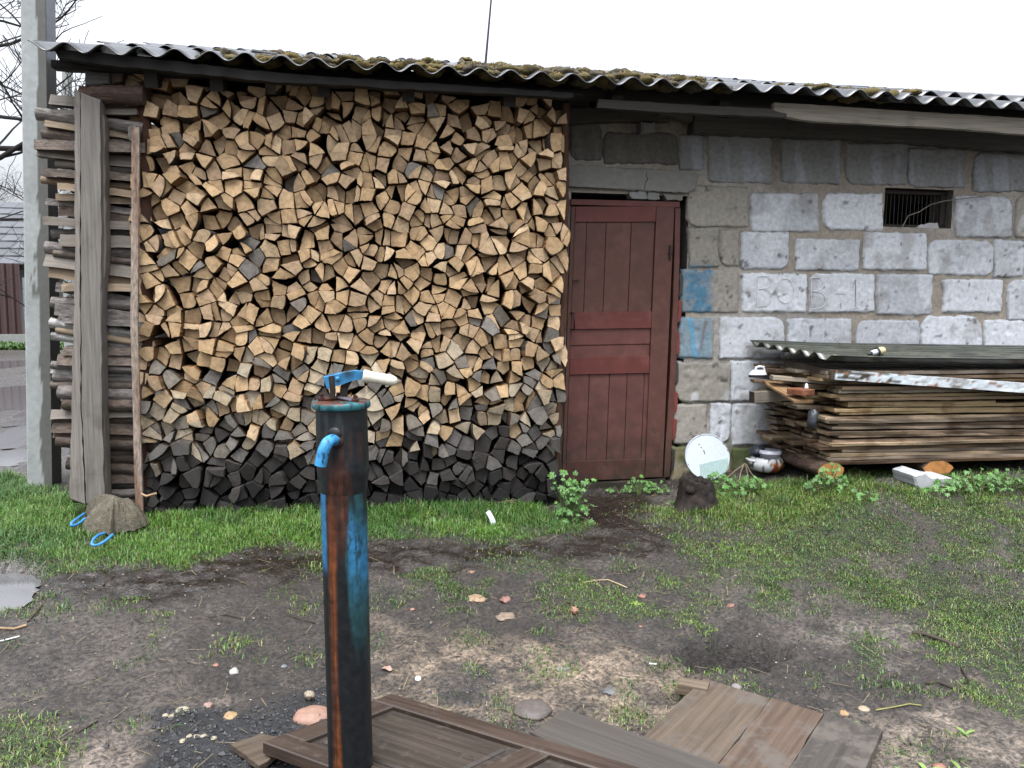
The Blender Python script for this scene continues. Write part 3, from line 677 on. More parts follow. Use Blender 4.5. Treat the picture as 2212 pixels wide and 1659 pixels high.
vboard('fascia_board', [(1294, 214), (1665, 235), (1700, 246), (1700, 254), (1440, 243), (1290, 232)], 4.80, .045, (.050, .045, .038))
vboard('fascia_board', [(1672, 221), (2330, 262), (2330, 300), (2060, 278), (1760, 262), (1668, 249)], 4.83, .04, (.33, .295, .24), lab='pale grey eave board, lighter than the others')
for k, vx in enumerate((330, 470, 700, 882, 1100, 1330, 1560, 1790, 2010)):       # rafters running back under the sheets
    p = py(vx, 190, 4.9); mb = MB(); sweep(mb, line((p[0], 4.86, 2.70), (p[0], 7.8, 2.70+2.94*math.tan(R(16.4))), 5), rect(.07, .1), col=(.022, .019, .016)); mb.build('rafter', 'wood', shed)
mb = MB(); sweep(mb, line((-1.75, 4.92, 2.755), (1.25, 4.92, 2.755), 20, .003), rect(.09, .04), col=(.018, .016, .014)); mb.build('eave_beam', 'wood', shed)
mb = MB(); sweep(mb, line((-1.74, 5.02, 2.80), (6.2, 5.02, 2.80), 20, .003), rect(.10, .085), col=(.018, .016, .014)); mb.build('roof_batten', 'wood', shed)
mb = MB(); sweep(mb, line((-1.3, 5.36, 2.80), (1.25, 5.36, 2.80), 12, .004), rect(.1, .14), col=(.018, .016, .014)); mb.build('eave_beam', 'wood', shed)

# corrugated roof
PITCH = math.tan(R(15.35)); WL, AMP = .183, .024
def corr(name, x0, x1, y0, y1, dz, ph, col, sag=0.0, mat='sheet', zf=None, par=shed, amp=AMP, wl=WL, tilt=0.0):
    nx_ = int((x1-x0)/(wl/14)); ny_ = 14; mb = MB(); V = []; C = []; s0 = random.randint(0, 999)
    for side in (0, 1):
        for j in range(ny_+1):
            y = y0+(y1-y0)*j/ny_
            for i in range(nx_+1):
                x = x0+(x1-x0)*i/nx_; z = (2.795+(y-4.7)*PITCH if zf is None else zf(x, y))+dz+tilt*(x-x0)
                z += amp*math.cos(2*math.pi*(x-ph)/wl)-(.0065 if side else 0)
                e = (float(vn(x*9, j*3+s0, 2))-.5)*.012 if j == 0 else 0
                V.append((x, y+e, z)); C.append((x, y))
    cx = np.array(C); cc = np.zeros((len(V), 3))+np.array(col)
    cc = lerp(cc, np.array(col)*1.9, sstep(.5, .7, fbm(cx[:, 0]*5, cx[:, 1]*5, s0, 4))*.6); cc = lerp(cc, (.03, .032, .024), sstep(.5, .64, fbm(cx[:, 0]*8, cx[:, 1]*3, s0+4, 4))*.7)
    F = []; n = nx_+1; o = n*(ny_+1)
    for j in range(ny_):
        for i in range(nx_):
            a_ = j*n+i; F.append((a_, a_+1, a_+1+n, a_+n)); F.append((o+a_, o+a_+n, o+a_+n+1, o+a_+1))
    for i in range(nx_): F.append((i+1, i, o+i, o+i+1)); a_ = ny_*n+i; F.append((a_, a_+1, o+a_+1, o+a_))
    for j in range(ny_): a_ = j*n; F.append((a_, a_+n, o+a_+n, o+a_)); a_ = j*n+nx_; F.append((a_+n, a_, o+a_, o+a_+n))
    mb.add(V, F, 0, [tuple(q) for q in cc], None, True)
    return mb.build(name, mat, par)
gcs = (.032, .034, .038)
x = -1.80; k = 0
while x < 6.4:
    wd = WL*7.5; front = 4.70+random.uniform(-.02, .02)
    if x > 3.2: front = 4.83
    corr('roof_sheet', x, x+wd, front, 5.95, (k % 2)*.009+random.uniform(-.006, .008), .03+random.uniform(-.01, .01), jit(gcs, .2), tilt=random.uniform(-.004, .004)); x += wd-WL*.7; k += 1
x = -1.62; k = 0
while x < 6.4:
    wd = WL*7.5; front = (5.55 if x > -1 else 5.25)+random.uniform(-.03, .03)
    if x > 2.6: front = 4.99
    if x > 4.4: front = 4.86
    corr('roof_sheet', x, x+wd, front, 7.05, .030+(k % 2)*.006+random.uniform(-.006, .01), .03+random.uniform(-.03, .03), jit(gcs, .2)); x += wd-WL*.7; k += 1
x = -1.80; k = 0
while x < 6.4:
    corr('roof_sheet', x, x+WL*7.5, 6.9, 8.25, .055+(k % 2)*.006, .03, jit(gcs, .2)); x += WL*6.8; k += 1

# posts of the open left end
def vpost(name, vp, Y, th, col, mat='wood', lab=None, wob=.003):
    return vboard(name, vp, Y, th, col, mat, wob, lab)
vpost('corner_post', [(174, 200), (216, 214), (219, 560), (220, 880), (226, 1090), (186, 1090), (176, 880), (174, 560)], 4.86, .09, (.20, .185, .165), lab='thick weathered grey squared post')
vpost('corner_post', [(160, 192), (173, 198), (173, 560), (174, 880), (184, 1090), (150, 1080), (155, 860), (162, 560)], 4.875, .10, (.26, .235, .205), lab='narrow pale plank set against the thick grey post')
vpost('corner_post', [(219, 240), (226, 260), (229, 560), (222, 640), (224, 870), (232, 1080), (225, 1082), (219, 880), (217, 560)], 4.90, .08, (.23, .20, .17), lab='thin split plank behind the thick grey post')
mb = MB(); P = [py(294, 275, 4.89), py(293, 480, 4.89), py(291, 700, 4.89), py(296, 900, 4.89), py(299, 1010, 4.89), py(303, 1125, 4.89)]
sweep(mb, P, [(.019, -.01), (.019, .01), (-.019, .012), (-.019, -.012)], up=(0, 1, 0), noise_a=.12, colf=lambda v, L, j: (.40, .33, .27) if vn(v[2]*14, j, 3) > .45 else (.27, .17, .12), smooth=False)
o = mb.build('stake', 'bark', shed); o['label'] = 'thin peeling stake in front of the log ends'
def barkpost(vp, Y, r, col, name='round_post'):
    mb = MB(); P0 = [py(p[0], p[1], Y) for p in vp]; P = []
    for a_, b_ in zip(P0[:-1], P0[1:]): P += [a_+(b_-a_)*t for t in np.linspace(0, 1, 8)[:-1]]
    P.append(P0[-1]); rr_ = [r*random.uniform(.85, 1.15) for _ in P]
    sweep(mb, P, circ(1, 10), up=(0, 1, 0), scales=rr_, col=col, noise_a=.12); return mb.build(name, 'bark', shed)
barkpost([(313, 180), (314, 320), (317, 480), (318, 620), (322, 720), (314, 780), (306, 900), (308, 1120)], 5.0, .034, (.125, .062, .040))
barkpost([(1222, 225), (1221, 420), (1219, 620), (1213, 760), (1207, 900), (1203, 1100)], 5.0, .024, (.13, .065, .042))
mb = MB(); sweep(mb, line(py(176, 206, 4.93), py(313, 207, 4.93), 14, .003), circ(.052, 12), col=(.115, .075, .058), noise_a=.14); o = mb.build('cross_log', 'bark', shed); o['label'] = 'short barked log lying across the top of the corner post'
vboard('top_block', [(181, 152), (236, 156), (238, 182), (182, 184)], 4.90, .12, (.09, .085, .08), wob=.005)
vboard('top_block', [(236, 150), (268, 152), (262, 176), (240, 180)], 4.93, .10, (.12, .085, .065), wob=.005)
vboard('top_block', [(262, 120), (312, 132), (318, 178), (260, 184)], 5.0, .10, (.045, .04, .036), wob=.005)

# ------------------------------------------------------------ red door (leaf, frame, hinge, handle)
RED = (.122, .051, .037)
door = None
def dp(mb, vp, Y, th, col=RED, wob=0): plate(mb, vp, Y, th, jit(col, .05), 0, wob, .08, bev=.004)
mb = MB()
def bil(u, v):          # place on the door leaf: u across, v down
    L0, L1 = np.array((1235, 446)), np.array((1214, 1040)); R0_, R1_ = np.array((1457, 446)), np.array((1431, 1032))
    a_ = L0+(L1-L0)*v; b_ = R0_+(R1_-R0_)*v; return tuple(a_+(b_-a_)*u)
def q4(u0, v0, u1, v1): return [bil(u0, v0), bil(u1, v0), bil(u1, v1), bil(u0, v1)]
plate(mb, q4(0, 0, 1, 1), YW-.012, .02, RED)                                              # thin board behind
for i in range(4):
    u0 = (.035, .155, .345, .590)[i]; u1 = (.150, .340, .585, .815)[i]
    dp(mb, q4(u0, .055, u1, .39), YW-.022-random.uniform(0, .002), .011)
for v0, v1 in ((.447, .505), (.509, .552)): dp(mb, q4(.03, v0, .82, v1), YW-.022, .011, (.155, .056, .046))
for i in range(5):
    u0 = (.035, .235, .435, .61, .78)[i]; u1 = (.230, .430, .605, .775, .825)[i]
    dp(mb, q4(u0, .61, u1, .935), YW-.022-random.uniform(0, .002), .011, (.135, .052, .043))
dp(mb, q4(.0, .0, .032, 1), YW-.037, .02); dp(mb, q4(.827, .0, 1, .999), YW-.037, .02, (.125, .050, .037))
for v0, v1 in ((.0, .056), (.385, .447), (.552, .612), (.93, 1)): dp(mb, q4(.033, v0, .826, v1), YW-.0365, .02, (.15, .038, .03) if v0 < .9 else (.115, .034, .024))
leaf = mb.build('door', 'paint', shed); leaf['label'] = 'red painted plank door with three framed panels'
V_ = np.empty(len(leaf.data.vertices)*3, np.float32); leaf.data.vertices.foreach_get('co', V_); V_ = V_.reshape(-1, 3)
def subpart(mb, name, mat, par):       # child of a shed part
    o = mb.build(name, mat, shed); o.parent = par; return o
mb = MB(); P = [py(1236, 676, YW-.06), py(1236, 712, YW-.06)]
a_, b_ = P; sweep(mb, [a_+np.array([-.005, .025, 0]), a_+np.array([.012, -.012, 0]), b_+np.array([.012, -.012, 0]), b_+np.array([-.005, .025, 0])], circ(.005, 8), up=(1, 0, 0), col=(.02, .018, .018))
subpart(mb, 'handle', 'metal', leaf)
mb = MB(); p = py(1448, 545, YW-.045); sweep(mb, line(p-np.array([0, 0, .05]), p+np.array([0, 0, .05]), 4), circ(.008, 8), up=(1, 0, 0), col=(.03, .02, .018)); box(mb, p+np.array([.0, .004, -.01]), (.03, .006, .02), None, (.03, .02, .018)); subpart(mb, 'hinge', 'metal', leaf)
mb = MB(); p = py(1242, 607, YW-.04); sweep(mb, [p+np.array([-.01, 0, .0]), p+np.array([.03, -.01, .006])], circ(.006, 7), col=(.02, .018, .018)); subpart(mb, 'latch', 'metal', leaf)
mb = MB(); plate(mb, [(1233, 430), (1469, 436), (1469, 448), (1233, 442)], YW-.03, .1, (.15, .045, .035)); plate(mb, [(1459, 449), (1470, 449), (1467, 600), (1461, 800), (1447, 1030), (1434, 1033), (1448, 800), (1456, 600)], YW-.028, .1, (.13, .05, .037), 0, .001, .06)
plate(mb, [(1228, 1046), (1440, 1036), (1440, 1050), (1226, 1062)], YW-.06, .14, (.03, .024, .02), 0, .003, .05); fr = mb.build('door_frame', 'paint', shed)
for k in range(7):
    mb = MB(); v0 = 590+k*62+random.uniform(-8, 8); dx = -(v0-560)*.045
    plate(mb, [(1470+dx, v0), (1476+dx+random.uniform(0, 3), v0+4), (1475+dx, v0+44), (1468+dx, v0+50)], YW-.03, .02, (.22, .05, .04) if k % 3 else (.06, .05, .045), 0, .003, .03)
    mb.build('torn_edging', 'paint', shed)

# ------------------------------------------------------------ barred window
mb = MB(); wx0, wx1, wz0, wz1 = pw1[0]+.004, pw2[0]-.004, pw2[2]+.004, pw1[2]-.004
for (a0, a1, b0, b1) in ((wx0, wx1, wz1-.028, wz1), (wx0, wx1, wz0, wz0+.022), (wx0, wx0+.03, wz0+.024, wz1-.03), (wx1-.045, wx1, wz0+.024, wz1-.03)): slab(mb, a0, a1, YW+.06, YW+.11, b0, b1, (.05, .04, .034))
wfr = mb.build('window', 'wood', shed); wfr['label'] = 'small dark barred window opening'
for k in range(15):
    xx = wx0+.04+(wx1-wx0-.09)*k/14; mb = MB(); sweep(mb, [(xx, YW+.085, wz0+.01), (xx+random.uniform(-.004, .004), YW+.085, wz1-.02)], circ(.0016, 5), up=(0, 1, 0), col=(.12, .11, .105)); subpart(mb, 'bar', 'metal', wfr)
mb = MB(); plate(mb, [(1985, 487), (2025, 480), (2030, 495), (1980, 494)], YW+.03, .02, (.55, .55, .55), 0, .006, .02); o = mb.build('foam_scrap', 'concrete', shed)
mb = MB(); stroke(mb, [(1948, 492), (1962, 466), (1985, 458), (2010, 442), (2040, 434), (2072, 430), (2130, 424)], YW-.05, .0035, (.30, .26, .21)); tag(mb.build('twig', 'wood'), 'thin bent twig poking out across the small barred window', 'twig')

# ------------------------------------------------------------ moss, rod and slab on the roof
mb = MB(); nb = []
for _ in range(760):
    x_ = random.triangular(-1.25, 3.7, .3); dd = abs(random.gauss(0, .32)); 
    if x_ < -.2 and dd < .05: continue
    val = round((x_-.03-WL/2)/WL)*WL+.03+WL/2; x_ = val+random.gauss(0, .05)
    y_ = 4.80+dd; dens = float(fbm(x_*1.3, y_*1.3, 91, 3))
    if dens < .40: continue
    z_ = 2.795+(y_-4.7)*PITCH+AMP*math.cos(2*math.pi*(x_-.03)/WL)+.006+(.045 if y_ > 5.55 else 0)
    r_ = random.uniform(.020, .052)*(1.2 if dens > .55 else .9)
    t = random.random(); cc = (.075+.05*t, .062+.025*t, .016) if random.random() < .7 else (.07, .055, .03)
    blob(mb, (x_, y_, z_-.004), (r_*1.35, r_*1.6, r_*.62), cc, 0, 6, .5, 5.0); nb.append((x_, y_, z_, r_, cc))
for (x_, y_, z_, r_, cc) in nb:
    for _ in range(60):
        d = rng.normal(size=3); d[2] = abs(d[2]); d /= np.linalg.norm(d)
        p = np.array([x_, y_, z_])+d*np.array([r_*1.35, r_*1.6, r_*.62])*.95; s_ = np.cross(d, rng.normal(size=3)); s_ = s_/np.linalg.norm(s_)*.0022
        mb.add([p-s_, p+s_, p+d*random.uniform(.005, .012)+s_*.5], [(0, 1, 2)], 0, jit((cc[0]*1.15, cc[1]*1.15, cc[2]*1.1), .3))
tag(mb.build('moss', 'moss'), 'yellow green moss cushions growing along the roof edge', 'moss', kind='stuff')
mb = MB(); sweep(mb, line(py(1046, 168, 5.6), py(1062, -12, 5.6), 6), circ(.0075, 8), up=(0, 1, 0), scales=[1.15, 1.1, 1, .9, .85, .8], col=(.05, .035, .04)); sweep(mb, [py(1046, 172, 5.6), py(1046.5, 164, 5.6)], circ(.02, 8), up=(0, 1, 0), col=(.04, .035, .035))
tag(mb.build('antenna_rod', 'metal'), 'thin dark metal rod standing up from the roof', 'rod')
mb = MB(); p = py(572, 135, 5.15)
for k in range(3):
    box(mb, p+np.array([random.uniform(-.02, .02), 0, .006+.017*k]), (.19-.02*k, .16, .014), rotz(.1+.12*k), (.16, .16, .155), 0, .003)
tag(mb.build('broken_slab', 'stone'), 'small pile of broken grey roofing pieces lying on the mossy roof', 'slab')

# ============================================================ FIREWOOD STACK
ORD = ['topmost', 'second', 'third', 'fourth', 'fifth', 'sixth', 'seventh', 'eighth', 'ninth', 'tenth', 'eleventh', 'twelfth', 'thirteenth', 'fourteenth', 'fifteenth', 'sixteenth', 'seventeenth', 'eighteenth', 'nineteenth', 'twentieth']
def ordw(n):
    if n < 20: return ORD[n]
    b_ = {2: 'twenty', 3: 'thirty', 4: 'forty', 5: 'fifty'}[(n+1)//10]; r_ = (n+1) % 10
    return {2: 'twentieth', 3: 'thirtieth', 4: 'fortieth', 5: 'fiftieth'}[(n+1)//10] if r_ == 0 else b_+'-'+['first', 'second', 'third', 'fourth', 'fifth', 'sixth', 'seventh', 'eighth', 'ninth'][r_-1]
def clip(poly, nx_, nz_, d_):          # keep n.p <= d
    out = []
    for i in range(len(poly)):
        a_, b_ = poly[i], poly[(i+1) % len(poly)]; da = a_[0]*nx_+a_[1]*nz_-d_; db = b_[0]*nx_+b_[1]*nz_-d_
        if da <= 0: out.append(a_)
        if da*db < 0: t = da/(da-db); out.append((a_[0]+(b_[0]-a_[0])*t, a_[1]+(b_[1]-a_[1])*t))
    return out
def area(p): return abs(sum(p[i][0]*p[(i+1) % len(p)][1]-p[(i+1) % len(p)][0]*p[i][1] for i in range(len(p))))/2
def cen(p): return (sum(q[0] for q in p)/len(p), sum(q[1] for q in p)/len(p))
rs = random.Random(21)
X0, X1, Z0, Z1 = -1.385, 1.165, .135, 2.745
seeds = []
tries = 0
while tries < 60000 and len(seeds) < 800:
    tries += 1; x = rs.uniform(X0, X1); z = rs.uniform(Z0, Z1); md = .0685 if z > .8 else .066
    if all((x-a_)**2+(z-b_)**2 > md*md for a_, b_ in seeds): seeds.append((x, z))
hole = py(350, 716, YS)
cells = []
for i, s in enumerate(seeds):
    lx = X0+.02*math.sin(s[1]*9)+(-.02 if s[1] < .9 else 0); rx = X1+.025*math.sin(s[1]*7+1)+.012*math.sin(s[1]*23)
    tz = Z1+.03*math.sin(s[0]*9)-.03*(vn(s[0]*6, 0, 3) > .6)
    poly = [(lx, Z0), (rx, Z0), (rx, tz), (lx, tz)]
    for j in sorted(range(len(seeds)), key=lambda q: (seeds[q][0]-s[0])**2+(seeds[q][1]-s[1])**2)[1:22]:
        q = seeds[j]; n_ = (q[0]-s[0], q[1]-s[1]); m_ = ((q[0]+s[0])/2, (q[1]+s[1])/2)
        poly = clip(poly, n_[0], n_[1], n_[0]*m_[0]+n_[1]*m_[1])
        if len(poly) < 3: break
    if len(poly) < 3: continue
    c = cen(poly)
    if math.hypot(c[0]-hole[0], c[1]-hole[2]) < .055: continue
    ar = area(poly)
    u_ = rs.random()
    if ar > .0125 and u_ < .33:         # a big round split three ways from its heart
        o_ = (c[0]+rs.uniform(-.012, .012), c[1]+rs.uniform(-.012, .012)); t0 = rs.uniform(0, 6.28); ang = [t0, t0+2.09+rs.uniform(-.3, .3), t0+4.19+rs.uniform(-.3, .3)]
        for q in range(3):
            a1_, a2_ = ang[q], ang[(q+1) % 3]; w1 = (math.sin(a1_), -math.cos(a1_)); w2 = (-math.sin(a2_), math.cos(a2_))
            pc = clip(poly, w1[0], w1[1], w1[0]*o_[0]+w1[1]*o_[1])
            if len(pc) > 2: pc = clip(pc, w2[0], w2[1], w2[0]*o_[0]+w2[1]*o_[1])
            if len(pc) > 2: cells.append(pc)
    elif ar > .0078 and u_ < .86:
        # split like an axe would: through a corner or the middle
        th = rs.uniform(0, math.pi); n_ = (math.cos(th), math.sin(th)); off = rs.uniform(-.012, .012); d_ = n_[0]*c[0]+n_[1]*c[1]+off
        cells += [clip(poly, n_[0], n_[1], d_), clip(poly, -n_[0], -n_[1], -d_)]
    else: cells.append(poly)
def simplify(p, target):
    p = list(p)
    while len(p) > 3:
        L = [math.dist(p[i], p[(i+1) % len(p)]) for i in range(len(p))]; k = min(range(len(p)), key=lambda q: L[q])
        if L[k] < .024: a_, b_ = p[k], p[(k+1) % len(p)]; p[k] = ((a_[0]+b_[0])/2, (a_[1]+b_[1])/2); p.pop((k+1) % len(p)); continue
        if len(p) > target:
            loss = [area([p[i-1], p[i], p[(i+1) % len(p)]]) for i in range(len(p))]; k = min(range(len(p)), key=lambda q: loss[q]); p.pop(k); continue
        break
    return p
logs = []
for p in cells:
    if len(p) < 3 or area(p) < .0011: continue
    u_ = rs.random(); p2 = simplify(p, 3 if u_ < .16 else 4 if u_ < .90 else 5)
    if len(p2) < 3 or area(p2) < .0011: continue
    c = cen(p2); rnd = len(p2) >= 4 and rs.random() < .16
    sh = 1-.0021/math.sqrt(area(p2))*2
    p3 = [(c[0]+(q[0]-c[0])*sh, c[1]+(q[1]-c[1])*sh) for q in p2]
    if rs.random() < .5:      # twist a little out of its seat
        th = rs.uniform(-.10, .10); p3 = [(c[0]+(q[0]-c[0])*math.cos(th)-(q[1]-c[1])*math.sin(th), c[1]+(q[0]-c[0])*math.sin(th)+(q[1]-c[1])*math.cos(th)) for q in p3]
    flags = [0]*len(p3)
    if rnd:                    # one side round with bark: smooth two neighbouring corners
        k = rs.randrange(len(p3)); n = len(p3); new = []; nf = []
        for i in range(n):
            q = p3[i]
            if i == k or i == (k+1) % n:
                pr_, nx_ = p3[i-1], p3[(i+1) % n]; t = .42
                a_ = (q[0]+(pr_[0]-q[0])*t, q[1]+(pr_[1]-q[1])*t); b_ = (q[0]+(nx_[0]-q[0])*t, q[1]+(nx_[1]-q[1])*t)
                for s_ in (0, .25, .5, .75, 1):
                    new.append(((1-s_)**2*a_[0]+2*s_*(1-s_)*q[0]+s_*s_*b_[0], (1-s_)**2*a_[1]+2*s_*(1-s_)*q[1]+s_*s_*b_[1])); nf.append(1)
            else: new.append(q); nf.append(0)
        p3, flags = new, nf
    elif len(p3) == 3 or rs.random() < .5:   # or bow the longest side outwards
        n = len(p3); k = max(range(n), key=lambda q: math.dist(p3[q], p3[(q+1) % n])); a_, b_ = p3[k], p3[(k+1) % n]; L = math.dist(a_, b_)
        nn_ = ((b_[1]-a_[1])/L, -(b_[0]-a_[0])/L); mx = ((a_[0]+b_[0])/2-c[0], (a_[1]+b_[1])/2-c[1])
        if nn_[0]*mx[0]+nn_[1]*mx[1] < 0: nn_ = (-nn_[0], -nn_[1])
        mid = [((a_[0]+(b_[0]-a_[0])*t+nn_[0]*L*.10*4*t*(1-t)), (a_[1]+(b_[1]-a_[1])*t+nn_[1]*L*.10*4*t*(1-t))) for t in (.2, .4, .6, .8)]
        p3 = p3[:k+1]+mid+p3[k+1:]; flags = flags[:k]+[1]*5+flags[k+1:]
    logs.append((p3, flags, area(p3), c))
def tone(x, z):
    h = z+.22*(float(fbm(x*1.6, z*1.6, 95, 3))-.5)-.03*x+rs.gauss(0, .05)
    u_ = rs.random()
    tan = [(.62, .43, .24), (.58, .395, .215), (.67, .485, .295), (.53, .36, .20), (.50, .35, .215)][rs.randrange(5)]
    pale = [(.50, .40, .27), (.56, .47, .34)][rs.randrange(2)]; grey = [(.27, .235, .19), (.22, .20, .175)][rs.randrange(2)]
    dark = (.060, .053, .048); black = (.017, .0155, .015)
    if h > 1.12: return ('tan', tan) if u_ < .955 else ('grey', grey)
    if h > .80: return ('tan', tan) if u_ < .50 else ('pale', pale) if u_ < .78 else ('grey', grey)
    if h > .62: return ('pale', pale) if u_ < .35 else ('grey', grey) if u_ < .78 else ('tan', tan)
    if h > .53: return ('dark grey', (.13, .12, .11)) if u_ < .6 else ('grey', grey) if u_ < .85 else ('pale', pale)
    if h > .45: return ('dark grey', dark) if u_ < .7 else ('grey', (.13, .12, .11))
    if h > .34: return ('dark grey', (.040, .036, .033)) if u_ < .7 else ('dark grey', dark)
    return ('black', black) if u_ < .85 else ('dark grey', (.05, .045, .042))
def log_mesh(mb, p, flags, col, c, top):
    # subdivide and roughen the outline
    o = []; fl = []
    n = len(p)
    for i in range(n):
        a_, b_ = p[i], p[(i+1) % n]; L = math.dist(a_, b_); k = max(1, int(L/.014)); bk = flags[i] and flags[(i+1) % n]
        for j in range(k):
            t = j/k; w_ = .0022 if bk else .0012; w_ = w_ if j else .0008
            o.append((a_[0]+(b_[0]-a_[0])*t+rs.gauss(0, w_), a_[1]+(b_[1]-a_[1])*t+rs.gauss(0, w_))); fl.append(1 if bk else 0)
    k = len(o); yf = YS+max(-.045, min(.08, rs.gauss(0, .034)))+(.10*rs.random() if top else 0)+.02*(float(vn(c[0]*3, c[1]*3, 9))-.5)
    tx, tz = rs.gauss(0, .10), rs.gauss(0, .12); dx, dz = rs.gauss(0, .03), rs.gauss(0, .02); ln = .36+rs.uniform(-.02, .05); uid = rs.random()*60
    heart = (c[0]+rs.uniform(-.07, .07), c[1]+rs.uniform(-.07, .07)); ch = .0025
    fr = [(q[0]+(c[0]-q[0])*ch/.05, yf+tx*(q[0]-c[0])+tz*(q[1]-c[1]), q[1]+(c[1]-q[1])*ch/.05) for q in o]
    rim = [(q[0], yf+.003+tx*(q[0]-c[0])+tz*(q[1]-c[1]), q[1]) for q in o]
    bk_ = [(c[0]+(q[0]-c[0])*.96+dx, yf+ln, c[1]+(q[1]-c[1])*.96+dz) for q in o]
    cy_ = yf-.0005
    V = [(c[0], cy_, c[1])]+fr; U = [(v[0]-heart[0], v[2]-heart[1], uid) for v in V]
    dk = tuple(q*.62 for q in col)
    if sum((o[i][0]*o[(i+1) % k][1]-o[(i+1) % k][0]*o[i][1]) for i in range(k)) > 0: T = [(0, 1+i, 1+(i+1) % k) for i in range(k)]; ccw = True
    else: T = [(0, 1+(i+1) % k, 1+i) for i in range(k)]; ccw = False
    mb.add(V, T, 0, [col]+[tuple(q*.9 for q in col)]*k, U)
    V = fr+rim+bk_; sp = tuple(q*s for q, s in zip(col, (.46, .37, .29)))
    per = [0]
    for i in range(k): per.append(per[-1]+math.dist(o[i], o[(i+1) % k]))
    U = [(0, per[i], uid) for i in range(k)]*1+[(.003, per[i], uid) for i in range(k)]+[(ln, per[i], uid) for i in range(k)]
    F = []; Mi = []; C = []
    for r_ in range(3): C += [((.085, .07, .058) if fl[i] and r_ else (dk if r_ == 0 else sp)) if sum(col) > .25 else col for i in range(k)]
    for r_ in range(2):
        for i in range(k):
            j = (i+1) % k; f = (r_*k+i, (r_+1)*k+i, (r_+1)*k+j, r_*k+j); F.append(f if ccw else tuple(reversed(f))); Mi.append(2 if fl[i] else 1)
    mb.add(V, F, Mi, C, U)
order = sorted(range(len(logs)), key=lambda q: -logs[q][2]); single = set(order[:300])
NR = 30; rowof = [max(0, min(NR-1, int((Z1+.03-l[3][1])/(Z1+.03-Z0)*NR))) for l in logs]; place = {}
for r_ in range(NR):
    for q, i in enumerate(sorted([i for i in range(len(logs)) if rowof[i] == r_], key=lambda i: logs[i][3][0])): place[i] = q
rest = MB(); used = {}
GRP = 'split firewood logs stacked ends out beside the red door'
for i, (p, fl, ar, c) in enumerate(logs):
    nm, col = tone(c[0], c[1]); col = jit(col, .10); top = c[1] > 2.45
    if i in single:
        mb = MB(); log_mesh(mb, p, fl, col, c, top); o = mb.build('firewood_log', ['end', 'split', 'bark'])
        n = len(simplify(p, 5)); shp = 'quarter-round' if any(fl) and n > 3 else {3: 'three-sided', 4: 'four-sided'}.get(n, 'five-sided')
        o1 = 'first' if place[i] == 0 else ordw(place[i]); o2 = 'top row' if rowof[i] == 0 else ordw(rowof[i])+' row down'
        tag(o, f'{nm} {shp} firewood log, {o1} from left, {o2}', 'firewood log', GRP)
    else: log_mesh(rest, p, fl, col, c, top)
tag(rest.build('firewood', ['end', 'split', 'bark']), 'smaller split logs wedged between the larger ones of the stacked log wall', 'firewood', kind='stuff')
print('LOGS', len(logs))
# dark backing row of logs behind the front one is not needed: the wall of the shed stands there

